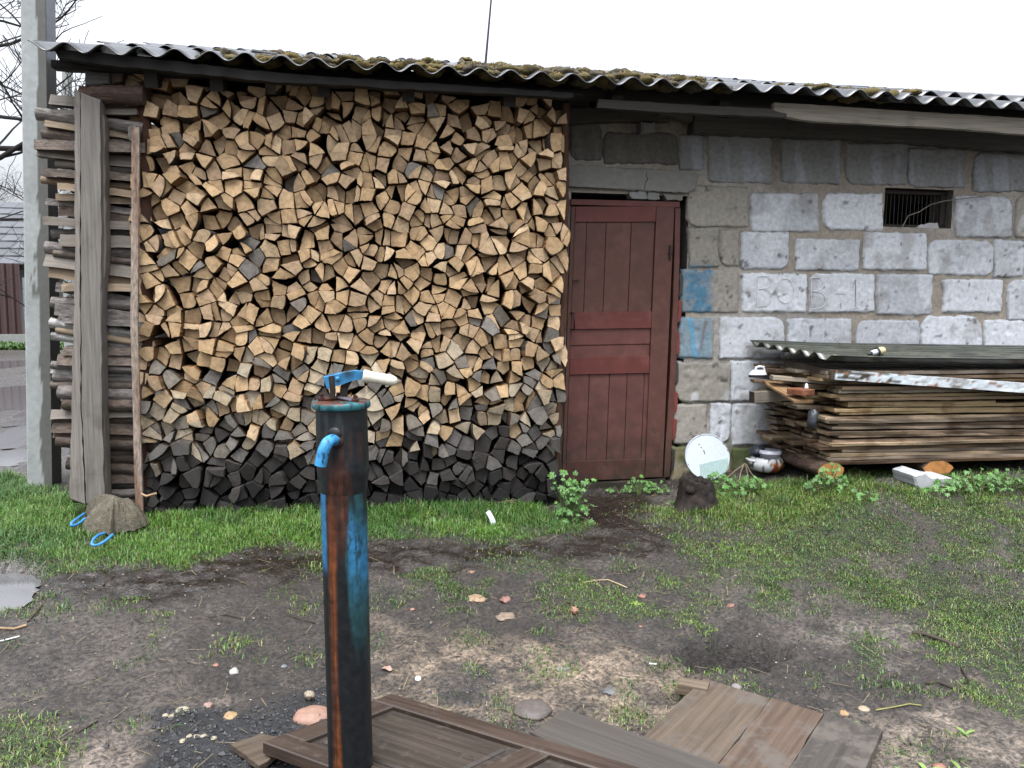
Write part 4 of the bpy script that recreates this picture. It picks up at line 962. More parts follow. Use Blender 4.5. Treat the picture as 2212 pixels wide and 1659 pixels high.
# logs laid crosswise at the open end
rs2 = random.Random(5); z = 2.60; kinds = [('bare brown', (.30, .225, .155), 'split'), ('grey barked', (.20, .18, .165), 'bark'), ('brown grey barked', (.18, .145, .12), 'bark'), ('pale split', (.40, .31, .22), 'split'), ('brown barked', (.125, .095, .075), 'bark'), ('white birch', (.55, .54, .52), 'bark'), ('weathered grey split', (.22, .195, .165), 'split')]
i = 0; gcr = 'logs laid crosswise at the open left end of the stack'
while z > .30:
    h = rs2.uniform(.036, .068); 
    if z < .95: kd = rs2.choice([4, 1, 6, 4, 1, 2, 5]) if z > .55 else rs2.choice([1, 4, 1, 4])
    elif z < 1.6: kd = rs2.choice([5, 1, 3, 2, 1, 6, 5])
    else: kd = rs2.choice([0, 1, 2, 3, 1, 6, 1, 6, 4, 6])
    nm, col, mt = kinds[kd]
    if z < .65: col = tuple(q*.62 for q in col)
    xl = rs2.uniform(-1.90, -1.78) if z > .45 else rs2.uniform(-1.8, -1.7); xr = rs2.uniform(-1.36, -1.30); tl = rs2.gauss(.06, .05); dz = (xr-xl)*tl; yq = 5.03+rs2.uniform(-.03, .03)
    r_ = h/2
    r_ *= 1.12
    sec = rs2.choice([circ(r_, 12), [(r_*1.5, -r_*.8), (r_*1.4, r_*.6), (-r_*1.3, r_*.9), (-r_*1.2, -r_*.7)], [(r_*1.2, -r_), (r_*.9, r_*.9), (-r_*1.1, r_*.7), (-r_*.9, -r_*.95)], [(r_*1.3, -r_*.9), (r_*.3, r_), (-r_*1.1, r_*.2), (-r_, -r_)]])
    if mt == 'bark' and rs2.random() < .6: sec = circ(r_*1.08, 12)
    mb = MB()
    cf = (lambda v, L, j: (.44, .43, .41) if vn(v[0]*30, j*.6+v[2]*50, 3) > .28 else (.05, .045, .04)) if kd == 5 else None
    sweep(mb, line((xl, yq, z-h/2+dz/2), (xr, yq+rs2.uniform(-.02, .02), z-h/2-dz/2), 12, .0015), sec, col=jit(col, .12), cap=1, noise_a=.09, colf=cf, capcol=(.36, .24, .13) if z > .6 else (.1, .08, .06), smooth=len(sec) > 4)
    tag(mb.build('firewood_log', [mt, 'end']), f'{nm} log laid crosswise behind the grey corner post, {ordw(i)} from the top' if i else f'{nm} log laid crosswise behind the grey corner post, topmost of its pile', 'firewood log', gcr)
    # a second log behind it fills the pile
    mb = MB(); yb = yq+rs2.uniform(.10, .14); col2 = kinds[rs2.choice([1, 4, 6])][1]
    sweep(mb, line((xl+rs2.uniform(0, .12), yb, z-h/2+.01+dz/2), (xr, yb, z-h/2+.01-dz/2), 8, .0015), circ(r_*1.1, 10), col=tuple(q*.8 for q in col2), cap=1, noise_a=.08, capcol=(.30, .2, .11))
    tag(mb.build('firewood_log', ['bark', 'end']), f'back row log laid crosswise behind the {ordw(i)} log of the corner pile', 'firewood log', gcr)
    z -= h*.93; i += 1

# ============================================================ CONCRETE POLES
def pole(px_l0, px_l1, px_r0, px_r1, Y, dep, z0, z1, label, tw=.8):
    mb = MB(); V = []; C = []; U = []; nz, nf = 90, 14
    for i in range(nz+1):
        z = z0+(z1-z0)*i/nz; t = i/nz
        xl = px_l0+(px_l1-px_l0)*t; xr = px_r0+(px_r1-px_r0)*t; ring = []
        for j in range(nf+1): ring.append((xl+(xr-xl)*j/nf, Y, z, 0))
        bx = .05*(xr-xl)
        for j in range(1, 7): ring.append((xr-bx*j/6*0+.0, Y+dep*j/6, z, 1))
        ring += [(xr-bx, Y+dep+.004, z, 2), (xl+bx, Y+dep+.004, z, 2), (xl, Y+dep*.5, z, 3)]
        if i == 0: k = len(ring)
        for q in ring:
            s_ = (q[0]-xl)/(xr-xl+1e-9)
            x_, y_ = q[0], q[1]
            if q[3] == 0 and s_ < .04: y_ += .012
            V.append((x_, y_, q[2])); 
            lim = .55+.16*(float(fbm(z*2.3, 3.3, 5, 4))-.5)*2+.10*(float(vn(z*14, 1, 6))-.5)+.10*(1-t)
            wet_or_side = 1 if (q[3] == 0 and s_ > lim) or q[3] == 1 else 0
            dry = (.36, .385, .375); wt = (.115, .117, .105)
            f_ = float(fbm(x_*9, z*5, 8, 3)); c = wt if wet_or_side else dry
            if q[3] == 1: c = (.075, .075, .07) if z < 3.02 else (.30, .31, .34)  # side face has its own tones: dark up to the roof line, bluish above
            if q[3] == 0 and not wet_or_side and (s_-.5)**2/.05+((z-1.62)/.16)**2 < 1 and float(fbm(x_*40, z*22, 9, 3)) > .46: c = (.13, .135, .12)
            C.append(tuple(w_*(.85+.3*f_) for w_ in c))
    F = [(i*k+j, i*k+(j+1) % k, (i+1)*k+(j+1) % k, (i+1)*k+j) for i in range(nz) for j in range(k)]
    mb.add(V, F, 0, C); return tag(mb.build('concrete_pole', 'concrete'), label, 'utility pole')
a0, a1 = py(57, 1070, 5.8), py(43, 0, 5.8); b0, b1 = py(112, 1070, 5.8), py(98, 0, 5.8)
sl0 = (a1[0]-a0[0])/(a1[2]-a0[2]); sl1 = (b1[0]-b0[0])/(b1[2]-b0[2])
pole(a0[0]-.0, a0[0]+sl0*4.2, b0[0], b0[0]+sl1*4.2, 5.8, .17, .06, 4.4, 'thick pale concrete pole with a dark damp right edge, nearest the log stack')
mb = MB(); a_, b_ = py(153, 700, 16), py(144, 130, 16); c_ = b_+(b_-a_)*.02
sweep(mb, [np.array([a_[0], 16, .1]), a_, b_, c_], rect(.2, .2, .02), up=(0, 1, 0), scales=[1.1, 1, .62, .6], col=(.30, .32, .31)); tag(mb.build('concrete_pole', 'concrete'), 'distant slender concrete pole seen between the near pole and the log pile', 'utility pole')

# ============================================================ LUMBER PILE
def half_log(px_l, px_r, py_t, py_b, Y, lab):
    a_, b_ = py(px_l, py_t, Y), py(px_r, py_b, Y); cx, cz = (a_[0]+b_[0])/2, (a_[2]+b_[2])/2; rx, rz = (b_[0]-a_[0])/2, (a_[2]-b_[2])/2
    sec = [(rx*math.cos(t)*(.94 if math.sin(t) > .4 else 1), max(min(rz*1.12*math.sin(t), rz), -rz*1.05)) for t in np.linspace(0, 2*math.pi, 22)[:-1]]
    mb = MB(); sweep(mb, line((cx, Y, cz), (cx-.02, 5.3, cz+.01), 8, .003), sec, col=(.085, .055, .04), cap=1, noise_a=.05, capcol=(.52, .235, .075)); return tag(mb.build('support_log', ['bark', 'end']), lab, 'log', 'logs carrying the lumber pile')
half_log(1767, 1823, 1001, 1033, 4.66, 'short orange-ended log under the left end of the lumber pile')
half_log(1996, 2056, 997, 1026, 4.66, 'orange-ended log resting on a white concrete block under the lumber pile')
mb = MB(); plate(mb, [(1974, 1028), (1996, 1020), (2010, 1031), (2060, 1033), (2054, 1048), (2020, 1056), (1992, 1062), (1978, 1050)], float(g(2005, 1060)[1])+.03, .22, (.42, .43, .44), 0, .004, .02, bev=.01); tag(mb.build('concrete_block', 'concrete'), 'broken white concrete block under the right hand support log', 'block')
rs3 = random.Random(12); PX0, NL = 2.86, 25; zb, zt = .462, 1.075; th = (zt-zb)/NL
GL = 'sawn boards stacked in the pile beside the block wall'; dpt = ['front', 'second', 'third', 'rear']
lefts = {0: 2.92, 1: 2.86, 2: 2.98, 3: 2.68, 4: 2.90, 5: 3.02, 6: 2.88, 7: 3.02, 8: 2.86, 9: 2.90, 10: 2.78, 11: 2.95, 12: 2.82, 13: 2.92, 14: 2.86, 15: 2.92, 16: 2.70, 17: 2.74}
for L in range(NL):
    y = 4.665+rs3.uniform(-.02, .03)
    for dq in range(4):
        wd = rs3.uniform(.13, .17); hh = th*rs3.uniform(.70, .95)
        x0 = lefts.get(round(L*17/24), 2.9)*.55+2.93*.45+rs3.uniform(-.06, .06)-.035*dq-rs3.uniform(0, .06)*dq/2; x1 = 5.9+rs3.uniform(-.3, .3)
        if dq == 0 and L in (19, 12, 7, 16): x1 = x0+rs3.uniform(1.0, 1.6)
        u_ = rs3.random()
        if L > 12: nm, c = (('yellowish sawn', (.33, .24, .125)), ('dull brown', (.21, .145, .09)), ('grey weathered', (.24, .20, .15)))[0 if u_ < .55 else 1 if u_ < .82 else 2]
        else: nm, c = (('pinkish raw-edged', (.33, .235, .155)), ('brown raw-edged', (.22, .14, .085)), ('grey brown', (.30, .235, .17)), ('pale sawn', (.44, .33, .21)))[int(u_*4)]
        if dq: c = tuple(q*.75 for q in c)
        z = zb+th*(L+.5)+.004*math.sin(L*3+dq); yw = y+wd/2; n = 26
        tip = rs3.choice([1, 1, .75, .55])
        pts = line((x0, yw, z+rs3.uniform(-.003, .003)), (x1, yw+rs3.uniform(-.01, .01), z), n, .0012)
        wob = rs3.uniform(0, 9); pts = [p+np.array([0, .008*(float(vn(p[0]*3+wob, L, 3))-.5)*2, .003*math.sin(p[0]*2+L)]) for p in pts]
        sc_ = [tip if i == 0 else (tip+1)/2 if i == 1 else 1 for i in range(n)]
        q_ = wd/2; h2 = hh/2; raw = rs3.uniform(0, .012)
        sec = [(-q_+raw, -h2), (-q_, h2*.2), (-q_+raw*.6, h2), (q_, h2), (q_-raw, -h2)] if L < 13 else rect(wd, hh, .002)
        bc = tuple(q*.45 for q in c); w2 = rs3.uniform(0, 50)
        cf = (lambda v, LL, j, c=c, bc=bc, w2=w2: bc if (L < 13 and vn(v[0]*4+w2, v[2]*30, 4) > .60) else tuple(k_*(.82+.36*float(vn(v[0]*2+w2, L, 5))) for k_ in c))
        mb = MB(); 
        # scale only the width towards a tapered tip
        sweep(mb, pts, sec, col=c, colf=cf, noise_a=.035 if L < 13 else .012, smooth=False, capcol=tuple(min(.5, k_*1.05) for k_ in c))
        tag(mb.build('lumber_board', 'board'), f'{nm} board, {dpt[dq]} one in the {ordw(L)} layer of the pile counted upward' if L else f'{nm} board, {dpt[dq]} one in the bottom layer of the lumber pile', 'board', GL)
        y += wd+rs3.uniform(.002, .03)
        if y > 5.26: break
# short pieces poking out at the left end
def stick(name, a_, b_, w_, h_, col, lab, cat, mat='board', up=(0, 0, 1), cap=None):
    mb = MB(); sweep(mb, line(a_, b_, 6, .001), rect(w_, h_, .003), up=up, col=col, smooth=False, capcol=cap); return tag(mb.build(name, mat), lab, cat)
p1 = py(1624, 858, 5.0); stick('square_post', p1+np.array([-.0, 0, 0]), p1+np.array([.62, .04, .035]), .07, .075, (.23, .20, .165), 'weathered square post sticking out left of the lumber pile', 'timber', 'wood', cap=(.06, .045, .035))
p1 = py(1667, 826, 5.05); p2 = py(1736, 868, 4.60); stick('short_plank', p1+(p2-p1)*.0, p2, .13, .018, (.32, .20, .10), 'short tan plank jutting forward from the left end of the pile', 'plank')
p1 = py(1735, 845, 4.62); mb = MB(); box(mb, p1+np.array([0, .03, -.006]), (.11, .13, .038), rotz(.35), (.26, .10, .05)); tag(mb.build('wood_offcut', 'board'), 'reddish wood offcut lying on the short tan plank', 'offcut')
p1 = py(1680, 812, 5.2); stick('short_plank', py(1648, 800, 5.25), py(1790, 812, 5.0), .12, .03, (.24, .17, .11), 'brown plank end above the square post', 'plank')
stick('short_plank', py(1666, 815, 4.95), py(1860, 830, 4.8), .10, .028, (.33, .28, .21), 'pale grey plank end beside the flat iron', 'plank')
stick('short_plank', py(1625, 823, 5.15), py(1760, 826, 5.05), .12, .02, (.20, .14, .09), 'thin brown plank under the flat iron', 'plank')
p1 = py(1751, 838, 4.66); mb = MB(); lathe(mb, p1+np.array([0, .05, -.03]), [(.001, 0), (.013, 0), (.013, .03), (.010, .034), (.009, .05), (.001, .055)], 14, colf=lambda p, a, z: (.65, .66, .68) if z > .028 else (.30, .13, .06)); tag(mb.build('small_bottle', 'plain'), 'tiny brown bottle with a white cap on the board ends', 'bottle')
# flat iron
p1 = py(1640, 806, 5.02); ir = empty('flat_iron', p1, 'small white clothes iron with black sole on the left end of the pile', 'clothes iron')
def irpart(mb, n, m_): return mb.build(n, m_, ir)
Ri = rotz(math.pi)
sole = [(.055*math.cos(t)*(1 if math.cos(t) < 0 else 1.35), .032*math.sin(t)) for t in np.linspace(0, 2*math.pi, 24)[:-1]]
def sheetup(mb, outl, c, z0, z1, s1, col):
    n = len(outl); V = [(c[0]-q[0], c[1]+q[1], c[2]+z0) for q in outl]+[(c[0]-q[0]*s1, c[1]+q[1]*s1, c[2]+z1) for q in outl]
    F = [(i, (i+1) % n, n+(i+1) % n, n+i) for i in range(n)]+[tuple(range(n)), tuple(range(n, 2*n))]; mb.add(V, F, 0, col)
mb = MB(); sheetup(mb, sole, p1, -.028, -.010, 1, (.012, .012, .014)); irpart(mb, 'sole_plate', 'metal')
mb = MB(); sheetup(mb, sole, p1, -.010, .022, .72, (.66, .68, .70)); irpart(mb, 'body', 'plain')
mb = MB(); sweep(mb, [p1+np.array(q) for q in ((-.03, 0, .018), (-.024, 0, .038), (0, 0, .046), (.03, 0, .042), (.036, 0, .018))], circ(.008, 8), up=(0, 1, 0), col=(.68, .69, .71)); irpart(mb, 'handle', 'plain')
# dark plastic rag between the boards
mb = MB(); blob(mb, py(1812, 995, 4.63)*np.array([1, 1, 0])+np.array([0, 0, py(1812, 1000, 4.63)[2]+.0]), (.001, .001, .001), (.03, .035, .045))
mb = MB(); blob(mb, py(1808, 843+155*0+0, 4.8), (.02, .03, .02), (.03, .035, .045))
mb = MB(); blob(mb, py(1962-1, 0, 5) if False else py(1955-1955+1808, 0+1000-8, 4.7), (.03, .02, .03), (.04, .045, .055), 0, 8, .5, 5); 
mb = MB(); blob(mb, py(1955*0+1755, 1000*0+905, 4.72), (.035, .03, .055), (.045, .05, .06), 0, 9, .6, 5); tag(mb.build('plastic_rag', 'plain'), 'crumpled dark grey plastic rag hanging between the board ends', 'rag')
# old painted shutter, corrugated cover sheet
sh = empty('painted_shutter', py(1900, 815, 4.66), 'old wooden shutter with peeling white paint lying on the lumber', 'shutter')
a_, b_ = py(1806, 799, 4.62), py(2350, 838, 4.56); zt_ = a_[2]; hgt_ = .062
mb = MB(); c_ = (a_+b_)/2
def sideface(mb, A, B, zl, zh, th_, colf, n=90, m_=4):
    V = []; C = []
    d_ = (B-A); 
    for i in range(n+1):
        for j in range(m_+1):
            p = A+d_*i/n; z = p[2]+zl+(zh-zl)*j/m_; V.append((p[0]+(vn(i*.9, j, 5)-.5)*.003, p[1]+(vn(i*.7, j, 6)-.5)*.003, z)); C.append(colf(p[0], z))
    for i in range(n+1):
        p = A+d_*i/n; V.append((p[0], p[1]+th_, p[2]+zh)); C.append(colf(p[0], p[2]+zh)); V.append((p[0], p[1]+th_, p[2]+zl)); C.append((.1, .08, .06))
    F = [(i*(m_+1)+j, (i+1)*(m_+1)+j, (i+1)*(m_+1)+j+1, i*(m_+1)+j+1) for i in range(n) for j in range(m_)]
    o = (n+1)*(m_+1)
    for i in range(n):
        F.append((i*(m_+1)+m_, (i+1)*(m_+1)+m_, o+2*(i+1), o+2*i)); F.append((i*(m_+1), o+2*i+1, o+2*(i+1)+1, (i+1)*(m_+1))); F.append((o+2*i, o+2*i+2, o+2*i+3, o+2*i+1))
    F.append(tuple([j for j in range(m_, -1, -1)]+[o+1, o])); e_ = n*(m_+1); F.append(tuple([e_+j for j in range(m_+1)]+[o+2*n, o+2*n+1]))
    mb.add(V, F, 0, C)
def peel(x, z):
    v = float(fbm(x*16, z*60, 12, 4)); return (.55, .62, .66) if v < .58 else (.27, .13, .08) if v < .62 else (.06, .05, .035)
def peel2(x, z):
    v = float(fbm(x*16, z*60, 12, 4)); return (.60, .66, .70) if v < .64 else (.30, .14, .09)
sideface(mb, a_, b_, -.062, 0, .44, lambda x, z: peel(x, z) if x < a_[0]+.45 else peel2(x, z)); mb.build('frame', 'board', sh)
mb = MB(); q1, q2 = py(1699, 775, 5.12), a_+np.array([-.006, .01, 0]); sweep(mb, line(q2-np.array([.0, 0, .032]), q1-np.array([0, 0, .032]), 10), rect(.04, .058, .003), col=(.085, .07, .05), smooth=False); mb.build('side_rail', 'board', sh)
mb = MB(); plate(mb, [(2040, 830), (2064, 832), (2064, 838), (2042, 837)], 4.60, .03, (.68, .7, .7), 0, .002, .02); mb.build('latch', 'plain', sh)
def cover(x0f, zf): return 0
mb = MB(); nx_, ny_ = 60, 84; V = []; C = []; 
ys0, ys1 = 4.60, 5.34
for side in (0, 1):
    for j in range(ny_+1):
        t = j/ny_; y = ys0+(ys1-ys0)*t; xl = 2.80+(2.62-2.80)*t**.9+(.02 if t < .1 else 0)
        for i in range(nx_+1):
            u_ = i/nx_; x = xl+(5.9-xl)*u_; z = 1.153+(.052)*t+.020*math.cos(2*math.pi*(y-ys0)/.123)*(1 if t < .9 else 1)-(.005 if side else 0)-.010*(x-2.8)+.012*math.exp(-((x-2.7)/.3)**2)
            V.append((x, y, z)); n_ = float(fbm(x*2, y*14, 77, 4)); C.append((.055, .060, .045) if n_ < .48 else (.085, .09, .072) if n_ < .6 else (.038, .04, .034))
n = nx_+1; o = n*(ny_+1); F = []
for j in range(ny_):
    for i in range(nx_):
        a2 = j*n+i; F.append((a2, a2+1, a2+1+n, a2+n)); F.append((o+a2, o+a2+n, o+a2+n+1, o+a2+1))
for i in range(nx_): F.append((i+1, i, o+i, o+i+1)); a2 = ny_*n+i; F.append((a2, a2+1, o+a2+1, o+a2))
for j in range(ny_): a2 = j*n; F.append((a2, a2+n, o+a2+n, o+a2)); a2 = j*n+nx_; F.append((a2+n, a2, o+a2, o+a2+n))
mb.add(V, F, 0, C, None, True); tag(mb.build('cover_sheet', 'sheet'), 'greenish grey corrugated sheet laid over the lumber pile', 'roofing sheet')
# nozzle cap lying on the sheet
p1 = py(1897, 759, 4.72); p1[2] = max(p1[2], 1.185)
cp = empty('spray_cap', p1, 'pale yellow plastic cap with white and black nozzle lying on the cover sheet', 'cap')
ax_ = np.array([-1, -.12, -.22]); ax_ /= np.linalg.norm(ax_)
mb = MB(); lathe(mb, p1-ax_*.045, [(.001, 0), (.020, 0), (.024, .01), (.026, .045), (.024, .05)], 20, (.62, .52, .28), axis=ax_); mb.build('cap', 'plain', cp)
mb = MB(); lathe(mb, p1+ax_*.005, [(.001, 0), (.031, 0), (.031, .006), (.001, .007)], 20, (.03, .03, .03), axis=ax_); mb.build('rim', 'plain', cp)
mb = MB(); lathe(mb, p1+ax_*.012, [(.001, 0), (.019, 0), (.017, .038), (.001, .04)], 18, (.65, .68, .72), axis=ax_); mb.build('nozzle', 'plain', cp)
mb = MB(); lathe(mb, p1+ax_*.050, [(.001, 0), (.010, 0), (.007, .03), (.001, .032)], 12, (.02, .02, .02), axis=ax_); mb.build('tip', 'plain', cp)

# ============================================================ HAND PUMP
pc_top, pc_bot = py(738, 870, 2.35), py(758, 1640, 2.35)
px_, pz1 = (pc_top[0]+pc_bot[0])/2, 1.20
base = np.array([pc_bot[0]+.001, 2.35, -.02]); axp = (pc_top-pc_bot); axp[1] = 0; axp /= np.linalg.norm(axp)
pump = empty('hand_pump', (base[0], base[1], 0), 'black and blue iron street water pump with rust streaks and white handle grip', 'water pump')
Htop = (pc_top[2]-base[2])/axp[2]
BLK = np.array((.009, .011, .013)); BLU = np.array((.032, .175, .35)); RST = np.array((.23, .070, .020)); DRS = np.array((.065, .022, .012)); TEA = np.array((.03, .15, .17))
def pcol(p, a, z):
    """a: angle round the pipe; facing the camera is about -y"""
    px2 = p[0]-base[0]-axp[0]*z; s_ = px2/.066; back = p[1]-base[1] > .02
    h = z; n_ = float(fbm(s_*3+5, h*5, 101, 4)); n2 = float(fbm(s_*9, h*3.0, 103, 4)); n3 = float(fbm(s_*6, h*40, 105, 3))
    c = BLK.copy()
    fn = lambda x, a_, b_: float(sstep(a_, b_, x))
    # teal under-paint fading in round the middle
    t = fn(h, .40, .66)*fn(n_, .42, .62)*.4*fn(s_, -.3, .1); c = c*(1-t)+TEA*t
    # rust down the left and centre
    e = -.40+.10*(n_-.5)*2+.15*fn(h, .70, .95)
    t = fn(s_, -.78, -.66)*fn(s_, e+.10, e-.06)*(.35+.65*fn(n2, .38, .50))*(1 if h < .93 else 0); k = .15+.85*n3; c = c*(1-t)+(RST*k+DRS*(1-k))*t
    t = fn(s_, -.82, -.5)*fn(s_, .34, .02)*fn(h, .74, .86)*(.35+.65*fn(n2, .35, .55)); c = c*(1-t)+(DRS*.8+RST*.35*n3)*t
    # blue patch to the right of the front
    lo = .69+.06*(n_-.5)*2; t = fn(h, lo-.10*(.5+n2), lo+.08)*fn(h, .94, .84-.10*fn(s_, .3, .8))*fn(s_, .12+.05*(n2-.5), .24)*(.30+.70*fn(n2, .30, .46))
    t *= 1-.85*fn(float(fbm(s_*26, h*46, 107, 3)), .57, .62); c = c*(1-t)+(BLU*(.65+.6*n3))*t
    # blue stripe on the far left edge
    t = fn(s_, -.72, -.80)*fn(h, .70, .78); c = c*(1-t)+BLU*1.05*t
    return tuple(c)
mb = MB(); R1 = .0665
prof = [(.0, 0)]+[(R1, i*.005) for i in range(0, 195)]
hb = 194*.005
prof += [(R1, hb)]
lathe(mb, base, prof[1:], 96, colf=pcol, axis=axp); mb.build('pipe', 'metal', pump)
Zp = hb
def hcol(p, a, z):
    s_ = (p[0]-base[0]-axp[0]*z)/.074; n_ = float(fbm(s_*4, z*9, 111, 4)); n2 = float(fbm(s_*8, z*5, 112, 4)); c = np.array((.011, .014, .016))
    fn = lambda x, a_, b_: float(sstep(a_, b_, x)); hz = z+Zp
    d = math.hypot(s_+.12, (z-.105)/.06*.8); t = fn(d, 1.3, .5)*fn(n2, .42, .66)*.38; c = c*(1-t)+(DRS+RST*.12)*t
    t = fn(z, .09, .0)*fn(s_, .3, -.1)*fn(s_, -.85, -.6)*fn(n_, .3, .5); c = c*(1-t)+(DRS*1.0+RST*.25*n2)*t
    t = fn(n_, .55, .7)*.35; c = c*(1-t)+np.array((.05, .065, .065))*t
    return tuple(c)
mb = MB(); hh_ = Htop-Zp-.012
hp = [(R1+.0005, -.012), (R1+.003, 0.0), (.0700, .014), (.0735, .032), (.0752, .05)]+[(.0752-.0018*k/24, .05+(hh_-.05)*k/24) for k in range(1, 25)]
lathe(mb, base+axp*Zp, hp, 96, colf=hcol, axis=axp); mb.build('pump_head', 'metal', pump)
def lcol(p, a, z):
    n_ = float(fbm(a*4, z*40, 121, 4)); n2 = float(fbm(p[0]*60, p[1]*60, 122, 3)); c = TEA*1.0 if n_ < .55 else np.array((.02, .035, .045)) if n2 < .55 else np.array((.07, .22, .26)); 
    if z > .017 and n2 > .5: c = DRS*1.6
    return tuple(c)
lid0 = base+axp*(Htop-.014)
mb = MB(); lathe(mb, lid0, [(.001, -.001), (.0795, -.001), (.0835, .003), (.0840, .014), (.082, .019), (.078, .0205), (.04, .0208), (.001, .021)], 80, colf=lcol, axis=axp); lid = mb.build('lid', 'metal', pump)
lt = lid0+axp*.021
def sp(mb, n_, m_, par): o = mb.build(n_, m_, pump); o.parent = par; return o
for (dx, dy) in ((-.056, .0), (.0, .058), (.040, -.040), (-.010, -.066*0+.02)):
    mb = MB(); q = lt+np.array([dx, dy, 0]); lathe(mb, q, [(.001, 0), (.0115, 0), (.0115, .0085), (.0105, .0095), (.006, .0095), (.006, .020), (.001, .021)], 6, (.055, .02, .016), smooth=False); sp(mb, 'bolt', 'metal', lid)
mb = MB(); sweep(mb, [lt+np.array([-.052, .004, .004]), lt+np.array([-.02, .02, .004])], rect(.03, .008), col=(.09, .035, .022), smooth=False); sweep(mb, [lt+np.array([.0, .015, .007]), lt+np.array([.042, -.036, .004])], rect(.03, .008), col=(.13, .12, .14), smooth=False); sp(mb, 'strap_plate', 'metal', lid)
# lever bracket: two uprights, the lever with its pivot, and the white grip
def V3(vx, vy, dY=0): return py(vx, vy, 2.35+dY)
mb = MB()
for dY in (-.020, .018):
    sweep(mb, [V3(736, 862, dY)*1.0+np.array([-.024, 0, .004]), V3(736, 845, dY)+np.array([-.022, 0, 0]), V3(725, 812, dY)+np.array([-.012, 0, 0])], rect(.016, .006), up=(0, 1, 0), col=(.025, .022, .020), smooth=False)
sweep(mb, [lt+np.array([.004, .012, -.004]), V3(744, 835, .012), V3(752, 822, .0)], rect(.022, .022), up=(0, 1, 0), col=(.03, .018, .016), smooth=False); mb.build('bracket', 'metal', pump)
lp = [V3(703, 825), V3(718, 821), V3(735, 817), V3(752, 812), V3(768, 809), V3(783, 810), V3(795, 813)]
mb = MB(); 
def bcol(v, L, j): n_ = float(fbm(v[0]*70, v[2]*70, 131, 3)); return tuple(BLU*(1.1 if n_ < .55 else .35)) if n_ < .64 else (.02, .03, .04)
sweep(mb, lp, [(-.016, -.016), (-.016, .013), (-.012, .0145), (.012, .0145), (.016, .013), (.016, -.016)], up=(0, 0, 1), scales=[1.15, 1.15, 1.1, 1, .9, .8, .72], colf=bcol, col=(.1, .3, .5), noise_a=.02, smooth=False, capcol=(.01, .01, .01)); lev = mb.build('lever', 'metal', pump)
mb = MB(); q = V3(729, 818, -.021); lathe(mb, q, [(.001, -.004), (.006, -.004), (.006, .044), (.001, .045)], 10, (.05, .28, .5), axis=(0, 1, 0)); sp(mb, 'pivot_pin', 'metal', lev)
g0, g1 = V3(785, 812), V3(858, 824); ax2 = g1-g0; Lg = np.linalg.norm(ax2)
mb = MB(); lathe(mb, g0, [(.0150, .006), (.0182, -.002), (.0192, .002), (.0185, .012), (.0170, .022)]+[(.0165+.0006*math.sin(k*1.9), .03+k*.006) for k in range(8)]+[(.0158, Lg-.014), (.012, Lg-.005), (.006, Lg), (.0005, Lg+.0005)], 26, (.72, .69, .56), axis=ax2/Lg); mb.build('grip', 'plain', pump)
mb = MB(); lathe(mb, g0+ax2/Lg*.004, [(.0005, 0), (.0150, 0)], 20, (.012, .01, .01), axis=ax2/Lg); mb.build('grip_opening', 'plain', pump)
# spout: hole with a socket, short elbow painted blue
hc = py(722, 942, 2.35-.074); hc2 = py(728, 952, 2.35-.07)
mb = MB(); hq = py(722, 938, 2.35-.0695); lathe(mb, hq, [(.0005, .0026), (.0185, .0026), (.0200, .0005), (.0205, -.004)], 30, (.003, .003, .003), axis=(-.36, -.93, 0)); mb.build('spout_hole', 'plain', pump)
mb = MB(); lathe(mb, hc2+np.array([.0, .004, -.004]), [(.0145, -.004), (.0190, -.004), (.0195, .004), (.0180, .010), (.0130, .011), (.001, .008)], 24, (.040, .014, .010), axis=(-.25, -1, -.05)); mb.build('socket', 'metal', pump)
mb = MB()
pts = [py(727, 953, 2.30), py(716, 950, 2.255), py(706, 957, 2.235), py(699, 973, 2.23), py(695, 990, 2.23), py(692, 1006, 2.23)]
pp_ = []
for a_, b_ in zip(pts[:-1], pts[1:]):
    for t in (0, .33, .66): pp_.append(a_+(b_-a_)*t)
pp_.append(pts[-1]); pp_ = [pp_[0]]+[(pp_[i-1]+pp_[i]*2+pp_[i+1])/4 for i in range(1, len(pp_)-1)]+[pp_[-1]]
sweep(mb, pp_, circ(.0165, 18), up=(1, 0, 0), colf=lambda v, L, j: (.055, .31, .62) if vn(v[0]*260, v[2]*260, 7) < .80 else (.02, .10, .18), col=(.06, .38, .75), cap=0, capcol=(.02, .03, .04), noise_a=.04); spt = mb.build('spout', 'metal', pump)
mb = MB(); sweep(mb, [py(701, 978, 2.2125), py(698, 988, 2.212), py(696, 999, 2.2115)], rect(.0045, .002, .0005), up=(1, 0, 0), col=(.02, .03, .05)); sp(mb, 'slot', 'plain', spt)

